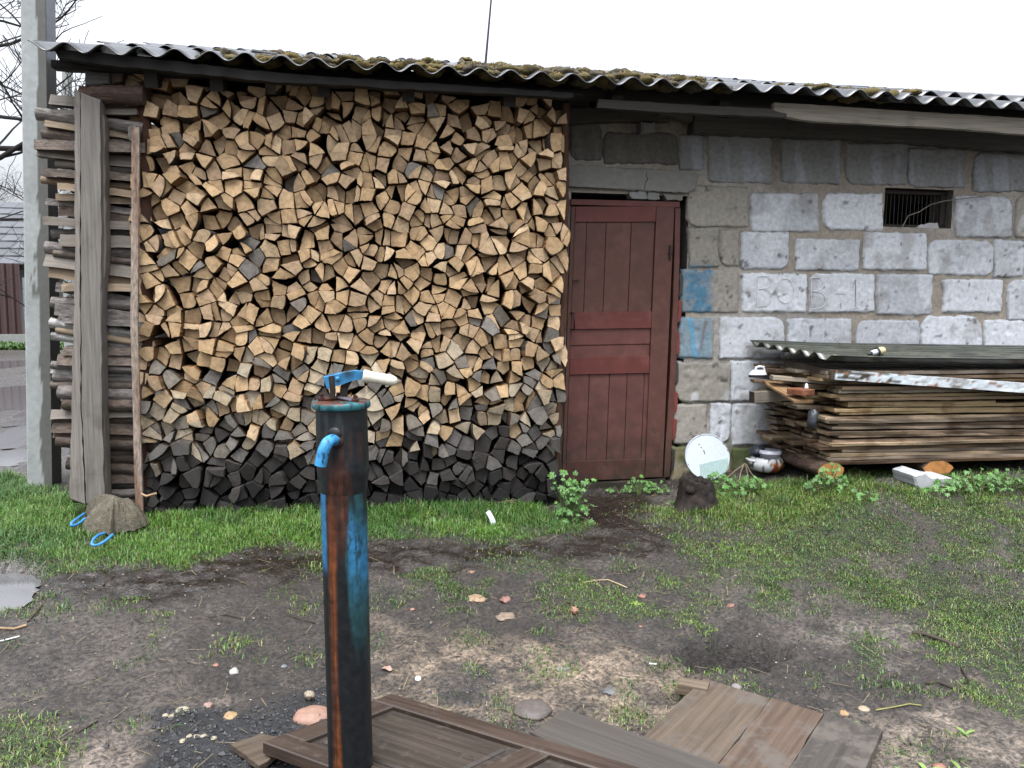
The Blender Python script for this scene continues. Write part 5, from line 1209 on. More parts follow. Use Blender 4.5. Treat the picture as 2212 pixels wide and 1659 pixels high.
# ============================================================ FOREGROUND PANEL, BOARD, PLANKS
def flat(name, pts, zt, th_, col, mat, label, cat, wob=.003, tiltf=None):
    """a slab lying on the ground, outline given as picture points at height zt"""
    P = [pz(p[0], p[1], zt)[:2] for p in pts]; out = []
    for i, p in enumerate(P):
        q = P[(i+1) % len(P)]; L = math.dist(p, q); k = max(1, int(L/.03))
        for j in range(k): t = j/k; out.append((p[0]+(q[0]-p[0])*t+random.uniform(-wob, wob)*(j > 0), p[1]+(q[1]-p[1])*t+random.uniform(-wob, wob)*(j > 0)))
    ar = sum(out[i][0]*out[(i+1) % len(out)][1]-out[(i+1) % len(out)][0]*out[i][1] for i in range(len(out)))
    if ar < 0: out = out[::-1]
    k = len(out); c = (sum(q[0] for q in out)/k, sum(q[1] for q in out)/k); d_ = np.array(P[1])-np.array(P[0]); d_ = d_/np.linalg.norm(d_)
    ins = [(q[0]+(c[0]-q[0])*.008, q[1]+(c[1]-q[1])*.008) for q in out]
    V = [(q[0], q[1], zt) for q in ins]+[(q[0], q[1], zt-.004) for q in out]+[(q[0], q[1], zt-th_) for q in out]; uid = random.random()*40
    U = [(v[0]*d_[0]+v[1]*d_[1], -v[0]*d_[1]+v[1]*d_[0]+v[2], uid) for v in V]
    F = [tuple(range(k)), tuple(reversed(range(2*k, 3*k)))]
    for i in range(k): j = (i+1) % k; F.append((i, i+k, j+k, j)); F.append((i+k, i+2*k, j+2*k, j+k))
    mb = MB(); mb.add(V, F, 0, [col]*len(V), U); return mb, d_, (name, mat, label, cat)
def fin(t): mb, d_, (n_, m_, lb, ct) = t; return tag(mb.build(n_, m_), lb, ct)
# damp grit film over old wood
M['oldwood'] = gen('old_damp_wood', grain=(2.2, 48), lo=.45, hi=1.5, bmp=.6, bd=.003, rough=(.25, .65), dirt=(19, (.085, .070, .056), .57))
M['sandy'] = gen('sandy_planks', grain=(1.8, 46), lo=.5, hi=1.45, bmp=.6, bd=.003, rough=(.4, .8), dirt=(7.5, (.115, .097, .080), .49))
M['sandy2'] = gen('wet_board', grain=(1.8, 60), lo=.75, hi=1.2, bmp=.3, bd=.002, rough=(.3, .6), dirt=(40, (.13, .11, .09), .64))
# old panelled door leaf lying flat: world corner and directions from its measured corners
c0 = pz(568, 1602, .085)[:2]; c1 = pz(846, 1497, .085)[:2]; eW = np.array(c1)-np.array(c0); WD = np.linalg.norm(eW); eW /= WD; c3_ = np.array(pz(1239, 1614, .085)[:2]); eL = c3_-np.array(c1); eL /= np.linalg.norm(eL)
LD = 1.75; dz0 = .085
dl = empty('old_door_leaf', (c0[0]+eL[0]*.3, c0[1]+eL[1]*.3, 0), 'dark wet wooden door leaf lying flat on the ground behind the pump', 'door leaf')
def dpt_(a_, b_, z): return (c0[0]+eL[0]*a_+eW[0]*b_, c0[1]+eL[1]*a_+eW[1]*b_, z)
def dslab(mb, a0_, a1_, b0_, b1_, z0_, z1_, col, along=True, ch=.004):
    uid = random.random()*40; V = []; U = []
    for (z, k) in ((z1_, ch), (z1_-ch, 0), (z0_, 0)):
        for (a_, b_) in ((a0_+k, b0_+k), (a1_-k, b0_+k), (a1_-k, b1_-k), (a0_+k, b1_-k)): V.append(dpt_(a_, b_, z)); U.append(((a_, b_+z, uid) if along else (b_, a_+z, uid)))
    F = [(0, 3, 2, 1), (8, 9, 10, 11)]
    for r_ in (0, 4):
        for i in range(4): j = (i+1) % 4; F.append((r_+i, r_+j, r_+4+j, r_+4+i))
    F2 = []
    cV = np.array(V).mean(0)
    for f in F:
        P_ = np.array([V[q] for q in f]); n_ = np.cross(P_[1]-P_[0], P_[2]-P_[0]); F2.append(f if n_ @ (P_.mean(0)-cV) > 0 else tuple(reversed(f)))
    mb.add(V, F2, 0, [col]*len(V), U)
DC = (.050, .032, .022); st = .075
mb = MB(); dslab(mb, 0, LD, 0, st, dz0-.04, dz0, DC); mb.build('stile', 'oldwood', dl); mb = MB(); dslab(mb, 0, LD, WD-st, WD, dz0-.04, dz0, DC); mb.build('stile', 'oldwood', dl)
for (a0_, a1_) in ((0, .085), (.60, .69), (LD-.1, LD)): mb = MB(); dslab(mb, a0_, a1_, st+.001, WD-st-.001, dz0-.04, dz0-.001, DC, False); mb.build('rail', 'oldwood', dl)
for (a0_, a1_) in ((.086, .599), (.691, LD-.101)):
    mb = MB(); dslab(mb, a0_, a1_, st+.002, WD-st-.002, dz0-.035, dz0-.014, (.040, .030, .023)); dslab(mb, a0_+.035, a1_-.035, st+.035, WD-st-.035, dz0-.013, dz0-.004, (.048, .036, .027), ch=.008); mb.build('panel', 'oldwood', dl)
fin(flat('grey_board', [(1220, 1530), (1640, 1680), (1520, 1760), (1148, 1582)], .075, .03, (.078, .069, .059), 'sandy2', 'wide grey wet board lying between the old door leaf and the planks', 'board'))
fin(flat('small_board', [(497, 1607), (562, 1585), (640, 1600), (560, 1655)], .035, .018, (.095, .07, .05), 'oldwood', 'short brown board lying under the left corner of the old door leaf', 'board'))
A = pz(1520, 1465, .06)[:2]; B = pz(1907, 1583, .06)[:2]; D = pz(1412, 1571, .06)[:2]
A, B, D = map(np.array, (A, B, D)); eX = B-A; Lx = np.linalg.norm(eX); eX /= Lx; eY = (D-A); eY /= np.linalg.norm(eY)
GP = 'planks of the plank cover lying on the ground'
for k, (u0, u1, col, lb) in enumerate(((0, .405, (.100, .072, .049), 'tan sandy'), (.41, .70, (.092, .059, .039), 'reddish brown'), (.705, 1.0, (.052, .044, .036), 'dark grey brown'))):
    out = []; LL = (.72, .80, .70)[k]
    for (s_, t_) in ((u0, 0), (u1, 0), (u1, LL), (u0, LL)): out.append(A+eX*Lx*s_+eY*t_)
    pts2 = []
    for i, p in enumerate(out):
        q = out[(i+1) % 4]; n = 16
        for j in range(n): t = j/n; pts2.append(p+(q-p)*t+(rng.normal(size=2)*.0016 if j else 0))
    n = len(pts2); zt = .062+.004*k; c = sum(pts2)/n; V = [(*(q+(c-q)*.01), zt) for q in pts2]+[(*q, zt-.004) for q in pts2]+[(*q, zt-.03) for q in pts2]
    U = [((np.array(v[:2])-A) @ eY, (np.array(v[:2])-A) @ eX+v[2], k*7.3) for v in V]
    F = [tuple(range(n)), tuple(reversed(range(2*n, 3*n)))]
    for i in range(n): j = (i+1) % n; F.append((i, i+n, j+n, j)); F.append((i+n, i+2*n, j+2*n, j+n))
    a_ = sum(pts2[i][0]*pts2[(i+1) % n][1]-pts2[(i+1) % n][0]*pts2[i][1] for i in range(n))
    if a_ < 0: F = [tuple(reversed(f)) for f in F]
    mb = MB(); mb.add(V, F, 0, [col]*len(V), U)
    tag(mb.build('plank', 'sandy'), lb+(' plank, leftmost of three lying side by side on the ground', ' plank, middle of three lying side by side on the ground', ' plank, rightmost of three lying side by side on the ground')[k], 'plank', GP)
a_, b_ = pz(1466, 1480, .05), pz(1530, 1492, .05); mb = MB(); sweep(mb, [a_, b_], rect(.06, .045), col=(.17, .13, .09), smooth=False, capcol=(.04, .03, .022)); tag(mb.build('batten_end', 'wood'), 'end of a wooden batten sticking out from under the planks', 'batten')

# ============================================================ NET BAG, ENAMEL LID, POT, STUMP
bg = gg(245, 1125); bag = empty('net_bag', bg, 'crumpled brown net bag with two blue handles lying in the grass', 'bag')
mb = MB()
bc = lambda v: (.082, .072, .055) if fbm(v[0]*12, v[1]*12+v[2]*9, 141, 3) > .5 else (.07, .062, .044)
bq = py(250, 1110, 4.70); bc0 = np.array([bq[0], 4.70, float(zg(bq[0], 4.70))+.022]); hd = [pz(182, 1116, .21)[:2]-bc0[:2], pz(236, 1154, .21)[:2]-bc0[:2]]; ha = [math.atan2(q[1], q[0]) for q in hd]; hl = [np.linalg.norm(q) for q in hd]
def angd(a_, b_): return abs((a_-b_+math.pi) % (2*math.pi)-math.pi)
nr_, na = 22, 110; V = [(bc0[0], bc0[1], bc0[2]+.155)]; F = []
for i in range(1, nr_+1):
    t = i/nr_
    for j in range(na):
        a_ = 2*math.pi*j/na; rad = .150+.02*math.sin(2*a_+1)
        for q in range(2): rad = max(rad, hl[q]*math.exp(-(angd(a_, ha[q])/.30)**2)*1.0)
        fold = .5*math.sin(a_*11+3*float(vn(t*3, a_, 3)))+.5*math.sin(a_*23+t*4); lobe = sum(math.exp(-(angd(a_, q)/.5)**2) for q in ha)
        h = .155*(1-t**2.1)**.75*(1+.25*min(1, lobe)*t)+.006*fold*t*(1-t)*3+.016*(float(fbm(math.cos(a_)*t*5+3, math.sin(a_)*t*5, 147, 4))-.5)*2
        x_ = bc0[0]+math.cos(a_)*rad*t*(1+.03*fold); y_ = bc0[1]+math.sin(a_)*rad*t*(1+.03*fold)
        V.append((x_, y_, bc0[2]+max(-.01, h+.012*(1-t))))
F = [(0, 1+j, 1+(j+1) % na) for j in range(na)]+[(1+(i-1)*na+j, 1+i*na+j, 1+i*na+(j+1) % na, 1+(i-1)*na+(j+1) % na) for i in range(1, nr_) for j in range(na)]
mb.add(V, F, 0, [bc(v) for v in V], None, True)
mb.build('net_body', 'net', bag)
for pts in ([(182, 1110), (170, 1118), (156, 1128), (152, 1136), (160, 1136), (172, 1130), (184, 1120)], [(226, 1152), (210, 1156), (200, 1168), (197, 1177), (206, 1179), (220, 1174), (234, 1164), (243, 1155)]):
    P = [pz(x_, y_, .245+.010*math.sin(i*1.1)) for i, (x_, y_) in enumerate(pts)]
    Q = []
    for a_, b_ in zip(P[:-1], P[1:]): Q += [a_, (a_+b_)/2]
    Q.append(P[-1]); Q = [Q[0]]+[(Q[i-1]+2*Q[i]+Q[i+1])/4 for i in range(1, len(Q)-1)]+[Q[-1]]
    mb = MB(); sweep(mb, Q, circ(.0075, 8), col=(.045, .25, .62)); mb.build('handle', 'plain', bag)
mb = MB(); sweep(mb, [py(306, 1067, 4.72), py(316, 1072, 4.7), py(326, 1069, 4.72), py(338, 1066, 4.74)], circ(.007, 7), up=(0, 1, 0), col=(.33, .2, .1)); mb.build('tie', 'plain', bag)

dc = (py(1528, 943, 5.28)+py(1528, 1031, 5.12))/2; axd = np.array([-.06, -1, .30]); axd /= np.linalg.norm(axd)
rd = (py(1575, 985, 5.2)[0]-py(1481, 985, 5.2)[0])/2
el = empty('enamel_lid', (dc[0], dc[1], .26), 'round white enamel lid leaning against the block wall beside the door', 'lid')
def ecol(p, a, z): n_ = float(fbm(p[0]*40, p[2]*40, 151, 3)); return (.14, .10, .07) if (n_ > .66 and math.hypot(*(p-dc)[[0, 2]]) > rd*.92) else (.56, .62, .68)
mb = MB(); lathe(mb, dc, [(rd*.92, -.014), (rd, -.010), (rd*1.0, .003), (rd*.985, .0065), (rd*.965, .006), (rd*.95, .0035), (rd*.93, .002), (rd*.89, .0022), (rd*.84, .0026), (rd*.6, .005), (.001, .006)], 72, colf=ecol, axis=axd); mb.build('disc', 'plain', el)
for k in range(5):
    q = dc+axd*.0085+np.array([-.045+random.uniform(-.03, .03), 0, .06+random.uniform(-.04, .03)])
    q[1] = dc[1]-(axd[0]*(q[0]-dc[0])+axd[2]*(q[2]-dc[2]))/axd[1]+axd[1]*.009
    mb = MB(); lathe(mb, q, [(.0005, .0005), (.004, .0003), (.0042, -.003)], 8, (.05, .03, .02), axis=axd); mb.build('chip_mark', 'plain', el)
mb = MB(); gp = []
for (vx, vy) in ((1511, 1003), (1572, 988), (1576, 1010), (1560, 1028), (1527, 1038), (1514, 1024)):
    d_ = ray(vx, vy); c_ = dc+axd*.013; t = ((c_-CAM) @ axd)/(d_ @ axd); gp.append(CAM+d_*t)
n = len(gp); V = gp+[p-axd*.004 for p in gp]; F = [tuple(range(n)), tuple(reversed(range(n, 2*n)))]+[(i, i+n, (i+1) % n+n, (i+1) % n) for i in range(n)]
mb.add(V, F, 0, (.6, .7, .65)); tag(mb.build('glass_shard', 'glass'), 'broken piece of window glass leaning on the white enamel lid', 'glass')

ptc = (py(1617, 1000, 5.15)+py(1692, 1000, 5.15))/2; pt = empty('cooking_pot', (ptc[0], ptc[1], py(1655, 1019, 5.1)[2]), 'white enamel pot with orange flowers and rust beside the lumber pile', 'pot')
pb = np.array([ptc[0], 5.15, py(1655, 1019, 5.1)[2]]); rp = .125
def potc(p, a, z):
    n_ = float(fbm(a*3.4, z*26, 161, 4)); n2 = float(fbm(a*6, z*50, 162, 3)); front = (p[0]-pb[0]) > -.02
    if front and z < .085 and n_ > .44: return (.42, .22, .015) if n2 > .52 and z > .03 else (.24, .045, .012)
    if n2 > .66: return (.05, .03, .02)
    return (.58, .60, .60)
mb = MB(); lathe(mb, pb, [(.001, .0), (.09, 0), (.105, .012), (.122, .04), (.122, .062), (.108, .088), (.100, .096), (.103, .100), (.097, .099), (.094, .085)], 60, colf=potc); mb.build('pot_body', 'plain', pt)
mb = MB(); q = pb+np.array([-.118, -.01, .074]); sweep(mb, [q+np.array(v) for v in ((.012, -.035, 0), (-.022, -.028, .008), (-.032, 0, .010), (-.022, .03, .008), (.012, .035, 0))], circ(.008, 8), colf=lambda v, L, j: (.6, .6, .6) if vn(v[0]*120, v[2]*120, 3) < .7 else (.07, .04, .03)); mb.build('handle', 'plain', pt)
mb = MB(); q = pb+np.array([.118, -.0, .074]); sweep(mb, [q+np.array(v) for v in ((-.012, -.035, 0), (.022, -.028, .008), (.032, 0, .010), (.022, .03, .008), (-.012, .035, 0))], circ(.008, 8), col=(.1, .05, .04)); mb.build('handle', 'plain', pt)
mb = MB(); q = pb+np.array([.022, -.01, .088]); lathe(mb, q, [(.001, 0), (.070, 0), (.072, .032), (.080, .034), (.081, .044), (.077, .046), (.079, .056), (.074, .058), (.001, .055)], 48, (.66, .67, .74)); tag(mb.build('plastic_tub', 'plain'), 'white plastic tub set in the mouth of the enamel pot', 'tub')
mb = MB(); blob(mb, pb+np.array([-.045, .04, .125]), (.06, .05, .045), (.035, .04, .055), 0, 9, .5, 5); tag(mb.build('dark_rag', 'plain'), 'dark crumpled rag behind the white plastic tub', 'rag')

sb = gg(1503, 1098); mb = MB(); tb = sb; H_ = .19
prof = []; V = []; C = []; nz, na = 16, 30
for i in range(nz+1):
    t = i/nz
    for j in range(na):
        a_ = 2*math.pi*j/na; r_ = (.135-.05*t**.8+.03*math.exp(-t*7))*(1+.30*(float(fbm(math.cos(a_)*2+3, math.sin(a_)*2+t*2.5, 171, 4))-.5)*2)
        r_ += .012*(float(vn(a_*9, t*5, 8))-.5)
        z = t*H_*(.74+.55*float(fbm(math.cos(a_)*1.8+7, math.sin(a_)*1.8, 173, 3))) if i else -.04
        V.append((tb[0]+r_*math.cos(a_)*1.05-.01*t, tb[1]+r_*math.sin(a_), tb[2]+z)); C.append((.028, .021, .017) if vn(a_*6, t*8, 9) > .4 else (.016, .013, .011))
V.append((tb[0], tb[1], tb[2]+H_*.55)); C.append((.015, .012, .01))
F = [(i*na+j, i*na+(j+1) % na, (i+1)*na+(j+1) % na, (i+1)*na+j) for i in range(nz) for j in range(na)]+[(nz*na+j, nz*na+(j+1) % na, len(V)-1) for j in range(na)]
mb.add(V, F, 0, C, None, True)
for k in range(16):
    a_ = random.uniform(0, 6.28); r_ = .07*random.random()**.5+.015; blob(mb, (tb[0]+r_*math.cos(a_)-.01, tb[1]+r_*math.sin(a_), tb[2]+H_*random.uniform(.72, .98)), random.uniform(.014, .03), (.026, .019, .015), 0, 6, .5, 4)
blob(mb, (tb[0]-.085, tb[1]+.0, tb[2]+H_+.0), (.026, .026, .05), (.04, .03, .022), 0, 7, .5, 4)
tag(mb.build('tree_stump', 'bark'), 'rotten black tree stump standing in front of the white enamel lid', 'stump')
for k in range(5):
    a_, b_ = ((1568, 1035), (1612, 1000)), ((1612, 1000), (1632, 1044)); 
mb = MB()
for vp in ([(1570, 1032), (1590, 1015), (1610, 1001)], [(1610, 1001), (1614, 1020), (1618, 1045)], [(1607, 1003), (1600, 1020), (1596, 1042)], [(1612, 1003), (1622, 1022), (1640, 1040)]):
    sweep(mb, [py(q[0], q[1], 4.95-.02*i) for i, q in enumerate(vp)], circ(.0036, 6), up=(0, 1, 0), col=(.30, .23, .15))
tag(mb.build('dry_stalk', 'wood'), 'broken dry plant stalks beside the enamel lid', 'stalks')

# ============================================================ BROAD-LEAVED WEEDS
LOBE = []
for (ca, rl) in ((90, 1.0), (38, .86), (142, .86), (-15, .66), (195, .66)): LOBE.append((ca, rl))
def leaf_poly():
    o = []
    for k, (ca, rl) in enumerate(sorted(LOBE)):
        for da, rr_ in ((-24, .50), (-13, .93), (-5, .86), (0, 1.0), (6, .86), (14, .92), (25, .50)): t = R(ca+da); o.append((math.cos(t)*rl*rr_, math.sin(t)*rl*rr_))
    o.append((0, -.12)); return o
LP = leaf_poly()
def weed(base_, w_, h_, n, size, label, col=(.070, .185, .028), droop=None, name='leafy_weed'):
    rw = random.Random(int(base_[0]*1000)+n); t_ = empty(name, base_, label, 'weed', 'leafy green weeds along the foot of the shed')
    ml = MB(); ms = MB()
    for k in range(n):
        a_ = rw.uniform(0, 6.28); q = rw.random()**.5; hx = (1-.75*q*q)*rw.uniform(.45, 1)
        tip = np.array([base_[0]+w_*q*math.cos(a_), base_[1]+w_*.55*q*math.sin(a_), base_[2]+max(.02, h_*hx)])
        if droop:
            u = rw.random(); c_ = np.array(droop[0])*(1-u)+np.array(droop[1])*u; tip = c_+np.array([rw.gauss(0, w_*.42), rw.gauss(-.02, .03), rw.gauss(0, .03)])
            tip[2] = max(tip[2], base_[2]+.03)
        nrm = np.array([rw.gauss(0, .35)+.4*math.cos(a_)*q, -.55+rw.gauss(0, .3), .75+rw.gauss(0, .2)]); nrm /= np.linalg.norm(nrm)
        d = np.array([math.cos(a_), math.sin(a_)-.4, rw.gauss(0, .2)]); d = d-nrm*(d@nrm); d /= np.linalg.norm(d)+1e-9; s_ = np.cross(d, nrm); sz = size*rw.uniform(.6, 1.25)
        cc = jit(col, .28); o = len(ml.v); V = [tip]+[tip+(s_*p[0]+d*p[1])*sz+nrm*sz*(-.22*(p[0]**2+p[1]**2)+rw.gauss(0, .03)) for p in LP]
        m_ = len(LP); ml.add(V, [(0, 1+i, 1+(i+1) % m_) for i in range(m_)], 0, [tuple(c*1.15 for c in cc)]+[cc]*m_, None, False)
        mid = (np.array(base_)+tip)/2+np.array([0, 0, h_*.12]); sweep(ms, [np.array(base_)+np.array([rw.gauss(0, .012), rw.gauss(0, .01), 0]), mid, tip], circ(.0016, 4), up=(0, 1, 0), col=(.10, .15, .04))
    ml.build('leaves', 'leaf', t_); ms.build('stem', 'leaf', t_)
def W(vx, vy, wd, ht, n, size, label, **k): weed(gg(vx, vy), wd, ht, n, size, label, **k)
b_ = gg(1225, 1128); weed(b_, .11, .30, 85, .030, 'tall leafy weed climbing the right end of the log stack', droop=((b_[0]-.0, b_[1]+.02, b_[2]+.30), (b_[0]+.04, b_[1], b_[2]+.03)))
W(1338, 1062, .09, .05, 12, .018, 'tiny leafy weed at the foot of the red door')
W(1378, 1068, .11, .15, 30, .022, 'upright leafy weed growing under the middle of the red door')
W(1418, 1066, .11, .10, 22, .021, 'low leafy weed at the right corner of the red door')
W(1566, 1066, .22, .14, 62, .028, 'broad bright leafy weed right of the rotten stump')
W(1640, 1062, .19, .13, 34, .026, 'leafy weed growing in front of the enamel pot')
W(1795, 1066, .17, .20, 55, .026, 'leafy weed reaching up the orange end of the left support log')
W(1876, 1076, .08, .06, 13, .022, 'single small leafy weed between the two support logs')
W(2060, 1064, .19, .12, 34, .027, 'leafy weed beside the broken white block')
W(2108, 1056, .2, .18, 52, .026, 'dark leafy weed right of the second support log')
W(2184, 1058, .22, .17, 55, .028, 'leafy weed at the far right edge under the lumber pile')
W(1470, 1092, .10, .07, 16, .016, 'small pale leafy weed left of the stump base')
mb = MB()
for vx, vy, n in ((1517, 1098, 9), (1985, 1435, 7), (2110, 1400, 5), (1840, 1640, 4), (1950, 1670, 4)): pass
def rosette(vx, vy, L, n, label, col=(.10, .21, .06)):
    b_ = gg(vx, vy); mb = MB(); rw = random.Random(vx)
    for k in range(n):
        a_ = 6.28*k/n+rw.uniform(-.3, .3); d = np.array([math.cos(a_), math.sin(a_), 0]); s_ = np.array([-d[1], d[0], 0]); ln = L*rw.uniform(.7, 1.1); V = []
        for i in range(6): t = i/5; wq = L*.16*math.sin(math.pi*min(1, t*1.0+.08))**.8*(1 if i < 5 else .1); c_ = b_+d*ln*t+np.array([0, 0, ln*(.75*t-.55*t*t)]); V += [c_-s_*wq, c_+np.array([0, 0, -wq*.35]), c_+s_*wq]
        mb.add(V, [f for i in range(5) for f in ((i*3, i*3+1, i*3+4, i*3+3), (i*3+1, i*3+2, i*3+5, i*3+4))], 0, jit(col, .2), None, True)
    tag(mb.build('seedling', 'leaf'), label, 'seedling', 'small plants with pointed leaves on bare soil')
rosette(1518, 1100, .09, 9, 'grey green rosette with long pointed leaves beside the stump')
rosette(1948, 1668, .045, 4, 'small two-leaved seedling at the bottom edge right of the planks')
rosette(2003, 1668-2, .055, 4, 'lime seedling near the bottom edge, second right of the planks', (.16, .26, .05))
rosette(2076, 1670-2, .05, 4, 'lime seedling near the bottom edge, third right of the planks', (.16, .26, .05))
rosette(2086, 1590, .045, 3, 'lime seedling on bare soil right of the planks', (.18, .28, .06))
rosette(2236-4, 1666, .05, 3, 'lime seedling in the bottom right corner', (.16, .26, .05))
rosette(1374, 1303, .04, 6, 'bright star-shaped seedling in the middle of the yard', (.20, .30, .06))
rosette(1840, 1450+113, .03, 3, 'tiny seedling between two yellow stones', (.12, .26, .05))
rosette(1846, 1265+300, .03, 3, 'tiny seedling beside the orange stone', (.12, .26, .05))

# ============================================================ STONES, CHIPS, LITTER
def stone(vx, vy, wpx, hpx, col, label, cat='stone', name='stone', amp=.42, flatk=.45, mat='stone', n=11, up=-.15):
    col = tuple((.72*c_+.28*sum(col)/3)*.85 for c_ in col)
    b_ = gg(vx, vy); dist = np.linalg.norm(b_-CAM); w_ = wpx*.86/FPX*dist/2; d_ = max(.6*w_, min(w_*1.1, hpx/FPX*dist/2*1.6))
    mb = MB(); blob(mb, b_+np.array([0, 0, w_*flatk*up]), (w_, d_, w_*flatk), col, 0, n, amp, 2.2, rz=random.uniform(-.2, .2)); return tag(mb.build(name, mat), label, cat)
stone(676, 1546, 88, 44, (.42, .20, .115), 'large orange brown cobble half hidden behind the pump foot', amp=.10, flatk=.5, n=16)
stone(668, 1517, 24, 16, (.36, .28, .17), 'small yellow pebble on top of the orange cobble', flatk=.7, up=1.4)
stone(499, 1545, 30, 22, (.48, .27, .075), 'bright yellow stone left of the orange cobble')
stone(1150, 1535, 92, 46, (.125, .095, .078), 'large brown stone buried beside the wide grey board', amp=.12, flatk=.30, n=16)
stone(1030, 1290, 44, 26, (.42, .25, .12), 'flat tan stone in the grassy middle of the yard', flatk=.28)
stone(1094, 1292, 30, 16, (.33, .13, .085), 'reddish stone right of the flat tan stone', flatk=.45)
stone(1092, 1328, 48, 24, (.28, .185, .11), 'flat brown stone below the reddish stone', flatk=.25)
stone(1241, 1326, 18, 24, (.40, .17, .08), 'upright orange brick chip near the yard centre', 'brick chip', 'brick_chip', flatk=1.0, up=.8)
stone(891, 1312, 12, 12, (.46, .18, .12), 'small pink brick chip right of the pump', 'brick chip', 'brick_chip')
stone(1020, 1238, 16, 10, (.40, .17, .08), 'small orange chip in the grass patch', 'brick chip', 'brick_chip', flatk=.4)
stone(1388, 1287, 20, 10, (.33, .12, .07), 'red brick chip among dark soil', 'brick chip', 'brick_chip', flatk=.4)
stone(1579, 1304, 20, 8, (.42, .15, .08), 'orange red chip at the edge of the lawn', 'brick chip', 'brick_chip', flatk=.35)
stone(1384, 1350, 10, 6, (.42, .15, .08), 'tiny orange chip below the lime seedling', 'brick chip', 'brick_chip', flatk=.35)
stone(1866, 1536, 25, 13, (.42, .32, .18), 'pale oval pebble right of the planks', flatk=.4, amp=.06)
stone(1824, 1543, 20, 12, (.46, .24, .06), 'orange pebble beside the pale oval pebble', flatk=.5)
stone(1817, 1566, 22, 12, (.36, .22, .12), 'rough tan pebble below the orange pebble', flatk=.4)
stone(1590, 1482, 26, 14, (.26, .21, .20), 'pinkish grey pebble above the planks', flatk=.5, amp=.08)
stone(1213, 1441, 34, 11, (.23, .24, .23), 'flat pale grey stone set in sandy soil', flatk=.2)
stone(1320, 1488, 38, 20, (.13, .135, .135), 'flat dark grey stone set in sandy soil', flatk=.2)
stone(1348, 1605, 12, 8, (.42, .39, .32), 'white pebble at the edge of the grey board', flatk=.5)
stone(614, 1439, 14, 9, (.20, .21, .23), 'small blue grey pebble left of the pump', flatk=.5)
stone(506, 1448, 22, 14, (.42, .41, .38), 'chunk of white ash left of the pump', 'ash lump', 'ash_lump', flatk=.6)
stone(466, 1433, 13, 13, (.45, .16, .10), 'small salmon chip in the left of the yard', 'brick chip', 'brick_chip')
stone(450, 1523, 20, 14, (.40, .22, .16), 'pink and white chip behind a grass tuft', 'brick chip', 'brick_chip')
stone(394, 1540, 30, 13, (.42, .37, .24), 'pale yellow flake on the soil left of the coal patch', 'flake', 'flake', flatk=.2)
for k, (vx, vy) in enumerate(((358, 1548), (372, 1550), (395, 1600), (410, 1594), (425, 1594), (440, 1593), (462, 1596))):
    stone(vx, vy, 14, 9, (.40, .33, .20), f'pale pebble in the row beside the coal patch, {ordw(k).replace("topmost", "first")} from the left')
stone(1818-130*0, 1640, 20, 8, (.46, .2, .1), 'orange chip hidden at the right side of the planks', 'brick chip', 'brick_chip')
stone(2030, 1655, 26, 14, (.40, .14, .07), 'orange red stone at the bottom edge right of the planks', flatk=.4)
b_ = gg(903, 1462); mb = MB(); lathe(mb, b_+np.array([0, 0, .004]), [(.012, -.004), (.0125, .002), (.011, .004), (.001, .0045)], 24, (.72, .74, .76), axis=(0, -.3, 1)); tag(mb.build('bottle_cap', 'plain'), 'white plastic bottle cap lying right of the pump', 'bottle cap')
def stick2(name, pts, r_, col, label, cat, mat='wood', dz=.006):
    mb = MB(); P = []
    for q in pts: b_ = gg(*q); P.append(b_+np.array([0, 0, dz]))
    sweep(mb, P, circ(r_, 6), col=col, noise_a=.08); return tag(mb.build(name, mat), label, cat)
stick2('cigarette_end', [(1403, 1437), (1418, 1440)], .004, (.72, .72, .72), 'white cigarette end lying above the planks', 'cigarette end', 'plain')
stick2('white_straw', [(12, 1384), (42, 1376)], .0035, (.62, .64, .64), 'white drinking straw at the left edge of the yard', 'straw', 'plain')
stick2('white_straw', [(-8, 1391), (9, 1386)], .0035, (.62, .64, .64), 'short white straw piece at the very left edge', 'straw', 'plain')
stick2('twig', [(-5, 1362), (30, 1356), (58, 1352)], .006, (.36, .25, .15), 'peeled tan stick above the white straw', 'twig')
stick2('twig', [(60, 1345), (92, 1305)], .0045, (.07, .055, .04), 'dark twig beside the puddle', 'twig')
stick2('twig', [(140, 1602), (175, 1580), (212, 1564)], .0035, (.05, .04, .032), 'dark twig on the sandy soil at lower left', 'twig')
stick2('twig', [(222, 1264), (246, 1244)], .004, (.06, .045, .035), 'short dark twig on wet soil at left', 'twig')
stick2('twig', [(1258, 1261), (1285, 1257), (1312, 1252), (1336, 1260), (1355, 1268)], .0034, (.38, .31, .19), 'long yellow dry stem lying near the door path', 'twig')
stick2('twig', [(1283, 1256), (1300, 1272)], .0028, (.38, .31, .19), 'short side stem of the long yellow dry stem', 'twig')
stick2('twig', [(1892, 1541), (1930, 1530), (1965, 1521), (1990, 1524)], .003, (.28, .27, .10), 'thin yellow green stem right of the planks', 'twig')
stick2('twig', [(2000, 1475), (2030, 1482), (2055, 1490), (2075, 1497)], .010, (.055, .042, .034), 'thick dark stick lying in the right of the yard', 'twig')
stick2('twig', [(1970, 1369), (2000, 1378), (2040, 1392), (2072, 1405)], .009, (.07, .052, .04), 'long brown stick across the lower lawn', 'twig')
stick2('twig', [(450, 1335), (490, 1330), (520, 1340)], .0028, (.05, .04, .03), 'thin black twig in the left of the yard', 'twig')
stick2('twig', [(620, 1330), (680, 1344)], .0026, (.05, .04, .03), 'thin black twig just left of the pump', 'twig')
stick2('twig', [(2076, 1448), (2094, 1478)], .005, (.05, .036, .03), 'short dark stick in the grass at right', 'twig')
